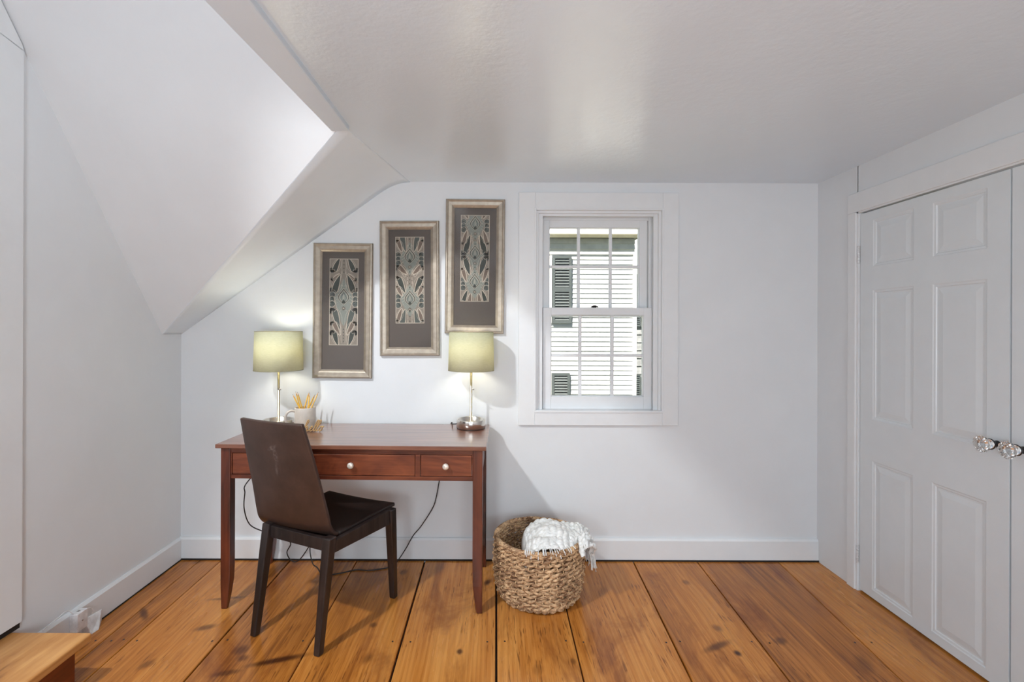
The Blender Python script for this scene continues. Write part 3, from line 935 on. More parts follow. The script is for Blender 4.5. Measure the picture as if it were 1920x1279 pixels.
# ================================================================== LAMPS
def lamp(x, y, label, cordpts):
    t = empty('table_lamp', (x, y, DESK_H)); tag(t, label, 'lamp', 'pair of table lamps on the desk')
    mb = MB()
    mb.lathe([(0, .002), (.076, .002), (.080, .004), (.080, .046), (.0785, .050), (.073, .050), (.071, .047), (.066, .020), (.05, .012), (.0, .012)], 56)
    obj('base', mb, M['nickel'], t)
    mb = MB(); mb.lathe([(0, 0), (.078, 0), (.078, .002), (0, .002)], 48); obj('felt_pad', mb, M['black'], t)
    mb = MB(); mb.lathe([(.0, .010), (.012, .010), (.012, .020), (.0065, .024), (.0065, .452), (.004, .456), (0, .456)], 24)
    obj('pole', mb, M['brass'], t)
    mb = MB()
    mb.tube([(0, -.006, .214), (.006, -.010, .214), (.017, -.013, .213)], [.003, .003, .004], 10)
    obj('switch', mb, M['nickel_dark'], t)
    z0, z1 = .318, .528; r0, r1 = .1265, .1215
    mb = MB(); n = 72
    mb.lathe([(r0, z0), (r1, z1), (r1 - .0012, z1), (r0 - .0012, z0)], n, close=True)
    s = obj('lamp_shade', mb, M['shade'], t)
    mb = MB()
    for rr, zz in ((r0, z0), (r1, z1)):
        mb = MB()
        mb.tube([((rr - .0004) * math.cos(2 * PI * i / 60), (rr - .0004) * math.sin(2 * PI * i / 60), zz) for i in range(60)], .0016, 6, closed=True)
        obj('shade_rim', mb, M['shade_rim'], s)
    mb = MB()
    for k in range(3):
        a = 2 * PI * k / 3 + .4
        mb.tube([(.006 * math.cos(a), .006 * math.sin(a), .452), (.06 * math.cos(a), .06 * math.sin(a), .475), ((r1 - .002) * math.cos(a), (r1 - .002) * math.sin(a), z1 - .004)], .0015, 6)
    mb.lathe([(0, .446), (.012, .446), (.012, .462), (0, .462)], 16)
    obj('shade_carrier', mb, M['nickel_dark'], t)
    mb = MB(); mb.tube(catmull([Vector(p) - Vector((x, y, DESK_H)) for p in cordpts], 10), .0030, 8)
    obj('cord', mb, M['cord'], t)
    l = bpy.data.lights.new('lamp bulb', 'POINT'); l.energy = 1.65; l.color = (1.0, .92, .78); l.shadow_soft_size = .04
    lo = bpy.data.objects.new('lamp_bulb', l); COL.objects.link(lo); lo.parent = t; lo.location = (0, 0, .440)
    return t
lx1, ly1 = at(522.5, 700, 2.69).x, 2.69
lx2, ly2 = at(883.5, 700, 2.718).x, 2.718
def fl_(px, py): 
    p = flr(px, py); p.z = .004; return p
lamp(lx1, ly1, 'left table lamp with lit yellow green shade, behind the chair',
     [(lx1 - .02, ly1 + .07, DESK_H + .012), (lx1 - .05, ly1 + .115, DESK_H + .010), (lx1 - .065, 2.8515, DESK_H + .004), (lx1 - .07, 2.8515, DESK_H - .06), (lx1 - .08, 2.845, .64), (lx1 - .08, 2.79, .61),
      at(463, 905, 2.60), at(459, 925, 2.60), at(458, 955, 2.62), at(468, 983, 2.66), at(492, 996, 2.70), at(530, 1008, 2.74), at(545, 1019, 2.76), at(538, 1036, 2.78), at(546, 1051, 2.79), at(560, 1051, 2.78), at(578, 1027, 2.75), at(586, 1010, 2.74)])
rc = [(lx2 - .075, ly2 + .02, DESK_H + .018), (lx2 - .105, ly2 + .035, DESK_H + .014), (lx2 - .11, ly2 + .10, DESK_H + .006), (lx2 - .12, 2.838, DESK_H - .002), (lx2 - .13, 2.838, DESK_H - .08), (lx2 - .15, 2.838, .64), at(824, 900, 2.82),
      at(818, 932, 2.82), at(811, 953, 2.82), at(790, 986, 2.81), at(775, 1004, 2.80), at(762, 1027, 2.78), at(749, 1047, 2.77), fl_(738, 1062), fl_(727, 1066), fl_(694, 1071), fl_(668, 1070), fl_(640, 1076), fl_(618, 1079), fl_(603, 1078), fl_(595, 1070) + Vector((0, 0, .012)), at(587, 1058, 2.72), at(582, 1040, 2.73), at(581, 1022, 2.74)]
lamp(lx2, ly2, 'right table lamp with lit yellow green shade, beneath the highest picture', rc)

# ================================================================== MUG, PENCILS, SIGN
mx_, my_ = at(572.5, 760, 2.68).x, 2.68
mug = empty('mug', (mx_, my_, DESK_H)); tag(mug, 'grey white mug holding pencils on the desk', 'mug')
MH = .118; MR = .0545
mb = MB()
mb.lathe([(0, 0), (MR - .006, 0), (MR - .001, .004), (MR, .012), (MR, MH - .003), (MR - .0015, MH), (MR - .004, MH - .001), (MR - .005, MH - .006), (MR - .005, .010), (0, .007)], 48)
obj('body', mb, M['mug'], mug)
hd = Vector((-.86, -.51, 0)).normalized()
mb = MB()
mb.tube(catmull([hd * r + Vector((0, 0, z)) for r, z in ((MR - .002, .098), (MR + .018, .103), (MR + .038, .092), (MR + .046, .066), (MR + .040, .036), (MR + .022, .018), (MR - .002, .022))], 6), .0062, 10, flat=(1, 1, 1))
obj('handle', mb, M['mug'], mug)
# pencils: tip pixel, mouth pixel, depth of tip
PEN = [((548.5, 739), (557, 756), 2.665, 'yellow pencil leaning furthest left in the mug'), ((554.5, 734), (560, 756), 2.69, 'second pencil from the left in the mug'),
       ((557.5, 735), (563.5, 756), 2.66, 'third pencil from the left in the mug'), ((579.8, 734.5), (574, 756), 2.66, 'fourth pencil from the left, its tip dark above the mug'),
       ((580.5, 737), (578.5, 756), 2.70, 'nearly upright pencil right of the mug centre'), ((591, 739), (583, 756), 2.69, 'pencil with a dark tip, second from the right in the mug'),
       ((597.4, 734.5), (587, 756), 2.665, 'rightmost pencil leaning out of the mug')]
def pencil_line(tp, mp, dt, de):
    T = at(*tp, 2.68 + dt)
    k = (DESK_H + .012 - T.z) / (at(*mp, 2.68).z - at(*tp, 2.68).z)
    Ex = at(tp[0] + (mp[0] - tp[0]) * k, 780, 2.68 + de).x - mx_
    lim = MR - .0115
    Ex = max(-lim * .92, min(lim * .92, Ex)); m_ = math.sqrt(lim * lim - Ex * Ex)
    return T, Vector((mx_ + Ex, my_ + max(-m_, min(m_, de)), DESK_H + .012))
def fits(T, E):
    t = (DESK_H + MH - E.z) / (T.z - E.z); c = E.lerp(T, t)
    return math.hypot(c.x - mx_, c.y - my_) < MR - .0095
def gap(a, b):
    n = 24; pa = [a[0].lerp(a[1], i / n) for i in range(n + 1)]; pb = [b[0].lerp(b[1], i / n) for i in range(n + 1)]
    return min((p - q).length for p in pa for q in pb)
prng = random.Random(5); lines = []
for tp, mp, d, lab in PEN:                      # tuck each pencil into free room in the mug
    best = None
    for _ in range(160):
        c = pencil_line(tp, mp, prng.uniform(-.055, .055), prng.uniform(-.04, .04))
        if not fits(*c): continue
        g = min([gap(c, o) for o in lines] or [1])
        if best is None or g > best[0]: best = (g, c)
        if g > .0095 and lines: break
    lines.append(best[1] if best else c)
for (tp, mp, d, lab), (T, E) in zip(PEN, lines):
    Ln = (T - E).length
    pr = empty('pencil', E); tag(pr, lab, 'pencil', 'pencils in the mug')
    up = (T - E).normalized()
    q = Vector((0, 0, 1)).rotation_difference(up).to_matrix().to_4x4()
    mb = MB(); r = .0036; mb.lathe([(0, 0), (r, 0), (r, Ln - .022), (r * .97, Ln - .021)], 6, 0, q, smooth=False)
    obj('barrel', mb, M['pencil'], pr)
    mb = MB(); mb.lathe([(r * .97, Ln - .022), (r * .28, Ln - .006)], 12, 0, q); obj('sharpened_end', mb, M['pencil_wood'], pr)
    mb = MB(); mb.lathe([(r * .30, Ln - .0065), (r * .10, Ln), (0, Ln)], 10, 0, q); obj('lead', mb, M['graphite'], pr)

HS = [(-.05, .12), (.30, .8), (.60, 1.55), (.66, 2.05), (.52, 2.25), (.40, 2.0), (.34, 1.0), (.28, .03), (.40, .55), (.62, .93), (.80, .82), (.80, .35), (.92, .04), (1.15, .15),
      (1.42, .45), (1.62, .78), (1.52, 1.0), (1.34, .78), (1.34, .32), (1.55, .03), (1.85, .25), (2.15, .95), (2.38, 1.85), (2.27, 2.25), (2.08, 1.85), (2.02, .55), (2.12, .06), (2.32, .2),
      (2.58, .95), (2.82, 1.85), (2.71, 2.25), (2.52, 1.85), (2.46, .55), (2.56, .06), (2.78, .2), (2.98, .72), (3.22, 1.0), (3.00, .85), (2.94, .35), (3.14, .03), (3.38, .35), (3.36, .85), (3.22, 1.0), (3.42, .86), (3.62, .96)]
sx0 = at(565, 800, 2.595).x
pts = [(sx0 + (a + .30 * b) * .0300, 2.60, DESK_H + .004 + b * .0262) for a, b in HS]
mb = MB(); mb.tube(catmull(pts, 6), .0032, 8, flat=(1, 1.6, 1))
tag(obj('hello_sign', mb, M['gold'], None, (sx0 + .055, 2.60, DESK_H)), 'small gold cut-out sign reading hello in script on the desk', 'sign')

# ================================================================== PICTURES
PR = {'bg': plain('print ground', srgb(150, 140, 128), .9, 0, 200, .08), 'dark': plain('print dark green', srgb(72, 76, 70), .9, 0, 200, .15), 'teal': plain('print blue grey', srgb(148, 152, 143), .9, 0, 200, .1),
      'taupe': plain('print taupe', srgb(128, 112, 100), .9, 0, 200, .1), 'cream': plain('print cream', srgb(214, 203, 186), .9, 0, 200, .06), 'slate': plain('print slate', srgb(96, 101, 96), .9, 0, 200, .1)}
PK = ['bg', 'dark', 'teal', 'taupe', 'cream', 'slate']
PWid, PHei = .160, .494

class Art:
    """a mirrored ornamental pattern, u across from the middle, v down from the top, in metres"""
    def __init__(self):
        self.polys = []; self.lay = 1
    def poly(self, pts, k):
        self.lay += 1
        for s in (-1, 1): self.polys.append(([(s * u, v) for u, v in pts], k, self.lay))
    def stroke(self, pts, w, k):
        pts = [Vector((u, v, 0)) for u, v in pts]; pts = [Vector(p) for p in catmull(pts, 5)]
        self.lay += 1
        for i in range(len(pts) - 1):
            d = (pts[i + 1] - pts[i])
            if d.length < 1e-7: continue
            d.normalize(); n = Vector((-d.y, d.x, 0)) * w / 2; e = d * w * .3
            q = [pts[i] - e + n, pts[i + 1] + e + n, pts[i + 1] + e - n, pts[i] - e - n]
            for s in (-1, 1): self.polys.append(([(s * p.x, p.y) for p in q], k, self.lay))
    def blade(self, tip, end, w, k, curl=1, out='cream'):
        t, e = Vector((*tip, 0)), Vector((*end, 0)); d = e - t; ln = d.length; d.normalize(); n = Vector((-d.y, d.x, 0)) * curl
        mid = t + d * ln * .5 + n * ln * .05
        def prof(g):
            L_ = []; R_ = []
            for i in range(13):
                s = i / 12
                c = t * (1 - s) ** 2 + mid * 2 * s * (1 - s) + e * s * s
                h = (w * .60) * (math.sin(min(1, s * 1.08) * PI * .62 + .04)) * (1 if s < .93 else (1 - (s - .93) * 6)) + g
                L_.append(c + n * h); R_.append(c - n * h)
            return [(p.x, p.y) for p in L_] + [(p.x, p.y) for p in reversed(R_)]
        self.poly(prof(.0062), 'taupe' if k != 'taupe' else 'bg'); self.poly(prof(.0040), out); self.poly(prof(0), k)
        c = e - d * w * .2 + n * w * .75
        sp = [(c.x + math.cos(a) * r * 1, c.y + math.sin(a) * r) for a, r in [(math.atan2(-n.y, -n.x) + curl * q * .7, w * (.62 - .07 * q)) for q in range(7)]]
        self.stroke(sp, w * .62, out); self.stroke(sp, w * .38, k); self.stroke(sp, w * .12, out)
        self.stroke([tuple((t + d * ln * q + n * (w * .95 * math.sin(q * 2.6) + .004)).xy) for q in (.05, .3, .6, .85, 1.0)], .0013, 'cream')
        self.stroke([tuple((t + d * ln * q - n * (w * .95 * math.sin(q * 2.6) + .004)).xy) for q in (.05, .3, .6, .85, 1.0)], .0013, 'cream')
    def drop(self, c, s):
        def tear(r, h0, h1):
            return [(0, c - h0 * s)] + [(r * s * math.sin(PI * q / 8) ** 1.2 * (1 if q < 6 else .98), c - h0 * s + (h0 + h1) * s * (q / 8) ** .9) for q in range(1, 8)] + [(0, c + h1 * s)]
        for r, h0, h1, k in ((.0350, .062, .038, 'cream'), (.0325, .058, .036, 'dark'), (.0265, .050, .031, 'cream'), (.0240, .046, .029, 'teal'), (.0170, .037, .025, 'slate'), (.0135, .031, .022, 'teal')):
            self.poly(tear(r, h0, h1), k)
        self.poly([(0, c + .004 * s), (.010 * s, c + .020 * s), (.006 * s, c + .027 * s), (0, c + .028 * s)], 'dark')
        self.stroke([(0, c - .03 * s), (.002 * s, c - .01 * s), (0, c + .004 * s)], .0012, 'cream')
        for q in range(5):
            a = PI * (q / 4 - .5)
            self.poly([(.0, c + .056 * s)] + [(.011 * s * math.cos(a + b), c + .056 * s + .011 * s * math.sin(a + b)) for b in (-.25, 0, .25)], 'taupe')
        self.poly([(0, c + .052 * s), (.004 * s, c + .056 * s), (0, c + .060 * s)], 'cream')
        for q in range(4):
            self.stroke([(.036 * s, c - .03 * s + q * .018 * s), (.046 * s, c - .028 * s + q * .019 * s), (.050 * s, c - .018 * s + q * .018 * s)], .0016, 'cream')
        self.stroke([(.010 * s, c - .056 * s), (.016 * s, c - .072 * s), (.010 * s, c - .080 * s), (.006 * s, c - .070 * s)], .0016, 'cream')
        self.stroke([(.012 * s, c + .066 * s), (.02 * s, c + .074 * s), (.018 * s, c + .086 * s)], .0016, 'cream')
    def rosette(self, c, s):
        for q in (-1, 0, 1):
            pts = lambda r: [(.067 + r * math.cos(a * PI / 7) * (1.0 if q else .8), c + q * .026 * s + r * math.sin(a * PI / 7)) for a in range(14)]
            self.poly(pts(.0195 * s), 'cream'); self.poly(pts(.0172 * s), 'slate')
            self.stroke([(.067 + .009 * s * math.cos(.5 * k + 2), c + q * .026 * s + .009 * s * math.sin(.5 * k + 2)) for k in range(8)], .0016, 'cream')
    def dots(self, v0, v1, n):
        for i in range(n):
            v = v0 + (v1 - v0) * i / max(1, n - 1)
            self.poly([(0, v - .006), (.0028, v), (0, v + .006)], 'dark')
        self.stroke([(.010, v0 - .01), (.013, (v0 + v1) / 2), (.010, v1 + .01)], .0016, 'cream')

def art(kind):
    A = Art()
    if kind == 0:
        c = .46 * PHei
        A.poly([(0, .11), (.014, .14), (.040, c - .045), (.052, c), (.040, c + .045), (.016, c + .13), (0, c + .16)], 'teal')
        A.stroke([(.012, .07), (.016, .11), (.036, c - .055), (.054, c - .01), (.040, c + .05), (.018, c + .13), (.016, .43)], .002, 'cream')
        A.blade((.022, -.01), (.056, .070), .022, 'dark', -1); A.blade((.022, .085), (.060, .124), .014, 'taupe', -1); A.blade((.020, .090), (.054, .190), .027, 'dark', -1)
        A.rosette(c + .005, 1.0)
        A.blade((.018, .405), (.052, .292), .026, 'slate', 1); A.blade((.018, .440), (.056, .365), .018, 'taupe', 1); A.blade((.030, .50), (.052, .420), .022, 'dark', 1)
        A.dots(.01, .075, 4); A.dots(.405, .475, 5); A.drop(c, 1.0)
    elif kind == 1:
        for c in (.24 * PHei, .735 * PHei):
            A.poly([(0, c - .09), (.03, c - .06), (.056, c), (.03, c + .05), (0, c + .1)], 'teal')
        A.blade((.022, .085), (.046, -.02), .024, 'slate', 1); A.blade((.045, .085), (.066, .02), .016, 'taupe', 1)
        A.rosette(.255 * PHei, .95); A.rosette(.745 * PHei, .95)
        A.blade((.014, .215), (.066, .165), .020, 'taupe', 1); A.blade((.026, .322), (.064, .232), .024, 'dark', 1); A.blade((.044, .340), (.070, .285), .016, 'taupe', 1)
        A.stroke([(.010, .19), (.014, .25), (.022, .31), (.046, .345)], .002, 'cream'); A.stroke([(.016, .19), (.030, .23), (.060, .18)], .002, 'cream')
        A.blade((.026, .415), (.046, .51), .024, 'slate', -1); A.blade((.046, .410), (.068, .48), .016, 'taupe', -1)
        A.dots(.20, .29, 5); A.dots(.43, .485, 3); A.dots(.01, .05, 2)
        for v in (.225, .25, .275): A.poly([(.009, v), (.012, v - .005), (.015, v), (.012, v + .005)], 'taupe')
        A.drop(.24 * PHei, .95); A.drop(.735 * PHei, .95)
    else:
        for c in (.11 * PHei, .455 * PHei, .79 * PHei):
            A.poly([(0, c - .08), (.03, c - .05), (.054, c), (.03, c + .05), (0, c + .09)], 'teal')
        A.rosette(.12 * PHei, .9); A.rosette(.80 * PHei, .9)
        A.blade((.040, .02), (.060, -.02), .014, 'taupe', 1)
        A.blade((.028, .112), (.054, .222), .026, 'dark', -1); A.blade((.028, .345), (.054, .240), .026, 'dark', 1)
        A.blade((.046, .085), (.066, .160), .016, 'taupe', -1); A.blade((.046, .385), (.068, .310), .016, 'taupe', 1)
        A.stroke([(.020, .10), (.022, .14), (.046, .225), (.052, .232), (.078, .232)], .002, 'cream'); A.stroke([(.020, .35), (.022, .31), (.046, .240), (.052, .232)], .002, 'cream')
        A.blade((.022, .45), (.032, .51), .018, 'taupe', -1); A.blade((.040, .43), (.064, .50), .018, 'dark', -1)
        A.dots(.135, .165, 2); A.dots(.30, .33, 2)
        for c in (.11, .455, .79): A.drop(c * PHei, .92)
    return A

def picture(tl, tr, blp, brp, prtl, kind, label):
    yf = YW - .026
    c = [at(*q, yf) for q in (tl, tr, brp, blp)]
    cen = sum(c, Vector()) / 4
    W = ((c[1] - c[0]).length + (c[2] - c[3]).length) / 2; H = ((c[3] - c[0]).length + (c[2] - c[1]).length) / 2
    dn = ((c[3] + c[2]) - (c[0] + c[1])); tilt = math.atan2(dn.x, -dn.z)
    t = empty('framed_picture', (cen.x, YW - .001, cen.z)); t.rotation_euler = (0, tilt * -1, 0)
    tag(t, label, 'picture', 'three framed prints on the wall')
    hw, hh = W / 2, H / 2
    # moulding profile: inset from the outer edge, distance off the wall
    prof = [(0, 0), (0, .018), (.004, .025), (.010, .026), (.016, .022), (.034, .020), (.040, .017), (.046, .012), (.049, .010), (.049, .002)]
    mb = MB(); k = len(prof)
    for (sx, sz, ex, ez) in ((-1, 1, 1, 1), (1, 1, 1, -1), (1, -1, -1, -1), (-1, -1, -1, 1)):
        vs = []
        for (qx, qz) in ((sx, sz), (ex, ez)):
            for ins, d in prof: vs.append((qx * (hw - ins), -d, qz * (hh - ins)))
        mb.add(vs, [(q, q + 1, k + q + 1, k + q) for q in range(k - 1)] , 0, False)
    obj('frame', mb, M['frame'], t)
    mb = MB(); iw, ih = hw - .0485, hh - .0485
    mb.box((-iw, -.004, -ih), (iw, -.001, ih)); obj('mat', mb, M['matboard'], t)
    # print with a cream bevelled margin
    A = art(kind)
    pc = at(*prtl, yf); ct, st = math.cos(tilt), math.sin(tilt)
    dx, dz = pc.x - cen.x, pc.z - cen.z
    ox, oz = dx * ct + dz * st + .083, -dx * st + dz * ct        # print centre line, print top
    mb = MB()
    mb.box((ox - .083, -.0046, oz - .500), (ox + .083, -.004, oz), 6)
    top = oz - .003
    mb.box((ox - PWid / 2, -.0048, top - PHei), (ox + PWid / 2, -.0046, top), 0)
    bm = bmesh.new()
    lay = bm.faces.layers.int.new('k')
    for poly, kk, ly in A.polys:
        try:
            f = bm.faces.new([bm.verts.new((u, -.0048 - ly * 6e-6, -v)) for u, v in poly]); f[lay] = PK.index(kk)
        except ValueError: pass
    e = .0006
    for co, no in (((PWid / 2 - e, 0, 0), (1, 0, 0)), ((-PWid / 2 + e, 0, 0), (-1, 0, 0)), ((0, 0, -e), (0, 0, 1)), ((0, 0, -PHei + e), (0, 0, -1))):
        bmesh.ops.bisect_plane(bm, geom=bm.verts[:] + bm.edges[:] + bm.faces[:], plane_co=co, plane_no=no, clear_outer=True)
    bm.verts.index_update()
    vs = [(v.co.x + ox, v.co.y, v.co.z + top) for v in bm.verts]
    n0 = len(mb.v); mb.v += vs
    for f in bm.faces:
        mb.f.append(tuple(v.index + n0 for v in f.verts)); mb.m.append(f[lay]); mb.s.append(False)
    bm.free()
    obj('print', mb, [PR[q] for q in PK] + [PR['cream']], t, fixn=False)
    mb = MB(); mb.add([(-iw, -.009, -ih), (iw, -.009, -ih), (iw, -.009, ih), (-iw, -.009, ih)], [(0, 1, 2, 3)])
    obj('glass', mb, M['picture_glass'], t, fixn=False)
picture((587, 455), (698.5, 456), (584.5, 709), (696, 710.5), (616, 484), 0, 'lowest silver framed print, with one blue bud, above the left lamp')
picture((711, 413), (823, 414), (712, 667), (823.5, 668), (740, 443), 1, 'middle silver framed print, with two blue buds, between the other two')
picture((836, 372), (947.5, 373.5), (833.5, 625), (944.5, 626.5), (864, 401.5), 2, 'highest silver framed print, with three buds, beside the window')

# ================================================================== BASKET
BC = Vector((at(1010, 1000, 2.50).x, 2.50, 0)); BHt = .292
bk = empty('woven_basket', BC); tag(bk, 'round woven seagrass basket on the floor beside the desk', 'basket')
rng = random.Random(3)
def brad(z):
    t = z / BHt
    return .186 + .034 * min(1, t * 1.5) ** .7 + .006 * math.sin(t * 5) if t > .08 else .172 + .014 * (t / .08) + .010 * (t / .08)
mb = MB(); rows = 14; segs = 240
for i in range(rows):
    z0 = .012 + (BHt - .024) * i / (rows - 1)
    turns = rng.choice((14, 15, 16, 17)) * rng.choice((-1, 1)); ph = rng.random() * 6.28
    for strand in range(2):
        pts = []; rs = []
        jit = [rng.uniform(.72, 1.28) for _ in range(60)]
        for k in range(segs):
            a = 2 * PI * k / segs
            tw = a * turns + ph + strand * PI
            q = a / (2 * PI) * 60; j0 = jit[int(q) % 60]; j1 = jit[(int(q) + 1) % 60]; jj = j0 + (j1 - j0) * (q % 1)
            r = brad(z0) + .0062 * math.cos(tw) + .002 * noise.noise((math.cos(a) * 3, math.sin(a) * 3, i))
            z = z0 + .0052 * math.sin(tw) + .004 * noise.noise((math.cos(a) * 2.2, math.sin(a) * 2.2, i * .6))
            pts.append((BC.x + r * math.cos(a), BC.y + r * math.sin(a), max(.009, z))); rs.append(.0066 * jj * (1 + .22 * math.cos(tw)))
        mb.tube(pts, rs, 6, closed=True)
obj('wall', mb, M['seagrass'], bk, BC)
mb = MB()                                           # pale vertical stitches, over two rows, under two
for k in range(44):
    a0 = 2 * PI * k / 44
    pts = []
    for i in range(rows * 3 + 1):
        z = .010 + (BHt - .018) * i / (rows * 3)
        a = a0 + .012 * math.sin(i * .9 + k)
        ins = .0165 * math.cos(i / 3 * PI + (k % 2) * PI)
        pts.append((BC.x + (brad(z) + ins) * math.cos(a), BC.y + (brad(z) + ins) * math.sin(a), z))
    mb.tube(pts, .0024, 5)
obj('stitching', mb, M['stitch'], bk, BC)['label'] = 'pale vertical raffia stitches'
mb = MB()
for strand in range(3):
    pts = []
    for k in range(260):
        a = 2 * PI * k / 260; tw = a * 30 + strand * 2 * PI / 3
        r = brad(BHt) + .0065 * math.cos(tw); z = BHt + .006 * math.sin(tw) + .004 * noise.noise((math.cos(a) * 2, math.sin(a) * 2, 7.7))
        pts.append((BC.x + r * math.cos(a), BC.y + r * math.sin(a), z))
    mb.tube(pts, .0075, 6, closed=True)
obj('rim', mb, M['seagrass'], bk, BC)
mb = MB()
for i in range(11):
    r = .012 + i * .0158
    pts = [(BC.x + (r + .002 * math.cos(k * .9)) * math.cos(2 * PI * k / 90), BC.y + (r + .002 * math.cos(k * .9)) * math.sin(2 * PI * k / 90), .010 + .002 * math.sin(k * .9)) for k in range(90)]
    mb.tube(pts, .0092, 6, closed=True)
obj('bottom', mb, M['seagrass'], bk, BC)

# ---- blanket lying in the basket and over its rim
PATH = catmull([(.165, 0, .17), (.160, 0, .235), (.172, 0, .290), (.205, 0, .330), (.255, 0, .350), (.315, 0, .352), (.365, 0, .338), (.410, 0, .330), (.445, 0, .330), (.468, 0, .315), (.478, 0, .285), (.482, 0, .262)], 6)
mb = MB()
NP = len(PATH) - 1
def blanket_pt(u, v):
    q = u * NP; i = min(NP - 1, int(q)); p = PATH[i].lerp(PATH[i + 1], q - i)
    # width narrows where it is gathered over the rim
    s = v * 2 - 1
    if u < .62: wf, wb = .185, .12
    else:
        k = (u - .62) / .38; k = k * k * (3 - 2 * k); wf, wb = .185 - .115 * k, .12 - .07 * k
    cy = 2.490 - .040 * max(0, (u - .5) * 2)
    y = cy + (s * wf if s < 0 else s * wb)
    # stay inside the rim at the front
    x = p.x
    if u < .66:
        rr = .205; dx = x - BC.x
        lim = BC.y - math.sqrt(max(.0, rr * rr - dx * dx)); y = max(y, lim)
    z = p.z - .045 * abs(s) ** 3.0 * (1 if u < .7 else .25)
    fold = .010 * math.sin(v * 11 + u * 9 + 5.0 * noise.noise((u * 4, v * 3, 1))) * (1 - .3 * u) + .020 * noise.noise((u * 6, v * 5, 3)) + .010 * noise.noise((u * 15, v * 12, 5)) + .007 * noise.noise((u * 34, v * 30, 9)) + .0035 * math.sin(u * 120 + 4 * noise.noise((u * 5, v * 5, 2)))
    if u > .62: fold += .006 * math.sin(v * 34) * min(1, (u - .62) * 5)
    nrm = Vector((0, -.35, 1)).normalized() if u < .75 else Vector((.8, -.3, .5)).normalized()
    return Vector((x, y, z)) + nrm * fold
mb.grid(blanket_pt, 150, 110)
bl_ = obj('throw_blanket', mb, M['blanket'], None, (.30, 2.46, .2), solid=(.006, 1))
tag(bl_, 'white fringed throw blanket bunched in the basket and hanging over its rim', 'blanket')
mb = MB()
for k in range(70):
    v = .02 + .96 * k / 69
    p = blanket_pt(1.0, v)
    ln = rng.uniform(.055, .085) if v < .35 or v > .5 else rng.uniform(.085, .115)
    sw = rng.uniform(-.004, .014); sy = rng.uniform(-.012, .012) - (.02 if v < .25 else 0)
    if p.x < .46: p.x = .46
    pts = catmull([p, p + Vector((.006 + sw * .3, sy * .3, -ln * .4)), p + Vector((.006 + sw, sy, -ln))], 5)
    mb.tube(pts, [.0021 + .0008 * math.sin(i * 1.3) for i in range(len(pts))], 5)
for k in range(26):                                  # short fringe along the front edge, over the near rim
    u = .10 + .46 * k / 25 + rng.uniform(-.012, .012)
    p = blanket_pt(u, .0); a = math.atan2(p.y - BC.y, p.x - BC.x)
    ro = brad(BHt) + .0175
    o1 = Vector((BC.x + (ro - .02) * math.cos(a), BC.y + (ro - .02) * math.sin(a), BHt + .017)); o2 = Vector((BC.x + ro * math.cos(a), BC.y + ro * math.sin(a), BHt + .010 - rng.uniform(0, .016)))
    if k % 4 == 3: o2.z -= .015
    mb.tube(catmull([blanket_pt(u, .05), o1, o2], 4), .0022, 5)
fr_ = obj('fringe', mb, M['blanket'], bl_, bl_.location)
fr_['kind'] = 'stuff'

# ================================================================== OUTSIDE
def siding(name, c1, c2, rough=.6):
    return plain(name, c1, rough, 0, 3.0, .05, .02, .002)
M['siding'] = siding('white clapboard', (.78, .77, .74, 1), None)
M['shutter'] = plain('grey green shutter paint', srgb(84, 90, 88), .5, 0, 8, .1)
M['frieze'] = plain('eave boards', srgb(222, 220, 208), .6, 0, 6, .08)
M['gutter'] = plain('olive gutter', srgb(150, 144, 118), .5, 0, 6, .1)
M['roof_grey'] = plain('grey shingle', srgb(150, 150, 148), .8, 0, 5, .25)
M['bark'] = plain('bark', srgb(78, 68, 58), .9, 0, 12, .3)
M['lawn'] = plain('lawn grass', srgb(92, 104, 62), .95, 0, 3, .3)
YH = 9.0
house = empty('neighbour_house', (2.0, YH, -3.2)); tag(house, 'white clapboard house with grey shutters seen through the window', 'house')
ho = house.location
def hx(px): return at(px, 600, YH).x
def hz(py): return at(1115, py, YH).z
mb = MB()
lap = 9.02 * YH / F
x0, x1 = -2.2, hx(1187)
ztop = hz(477.5)
k = 0; z = ztop
while z > -3.0:
    mb.add([(x0, YH + .004, z), (x1, YH + .004, z), (x1, YH - .016, z - lap), (x0, YH - .016, z - lap), (x1, YH + .004, z - lap), (x0, YH + .004, z - lap)], [(0, 1, 2, 3), (3, 2, 4, 5)])
    z -= lap
zb = z
mb.box((x0, YH + .004, -3.2), (x1, YH + 2.5, ztop))
obj('clapboard', mb, M['siding'], house, ho, fixn=False)
mb = MB(); mb.box((hx(1186), YH - .04, -3.2), (hx(1192.5), YH + 2.5, hz(474))); obj('corner_board', mb, M['siding'], house, ho)
mb = MB(); n = 3; zt = hz(447); st_ = (zt - ztop) / n
for i in range(n):
    mb.add([(x0, YH + .0, zt - i * st_), (x1 + .02, YH + .0, zt - i * st_), (x1 + .02, YH - .035, zt - (i + 1) * st_), (x0, YH - .035, zt - (i + 1) * st_), (x1 + .02, YH, zt - (i + 1) * st_), (x0, YH, zt - (i + 1) * st_)], [(0, 1, 2, 3), (3, 2, 4, 5)])
mb.box((x0, YH, ztop), (x1 + .02, YH + 2.4, zt))
obj('frieze', mb, M['frieze'], house, ho, fixn=False)
mb = MB()
mb.box((x0, YH - .15, hz(446)), (hx(1197), YH + 2.5, hz(446) + .03))
obj('soffit', mb, M['gutter'], house, ho)
mb = MB(); y_ = YH - .15
zg0 = at(1115, 446, y_).z
mb.prism([(x0, y_, zg0), (x0, y_ - .03, zg0), (x0, y_ - .05, zg0 + .05), (x0, y_ - .05, zg0 + .065), (x0, y_, zg0 + .065)], (hx(1197) - x0, 0, 0)); obj('gutter', mb, M['gutter'], house, ho)
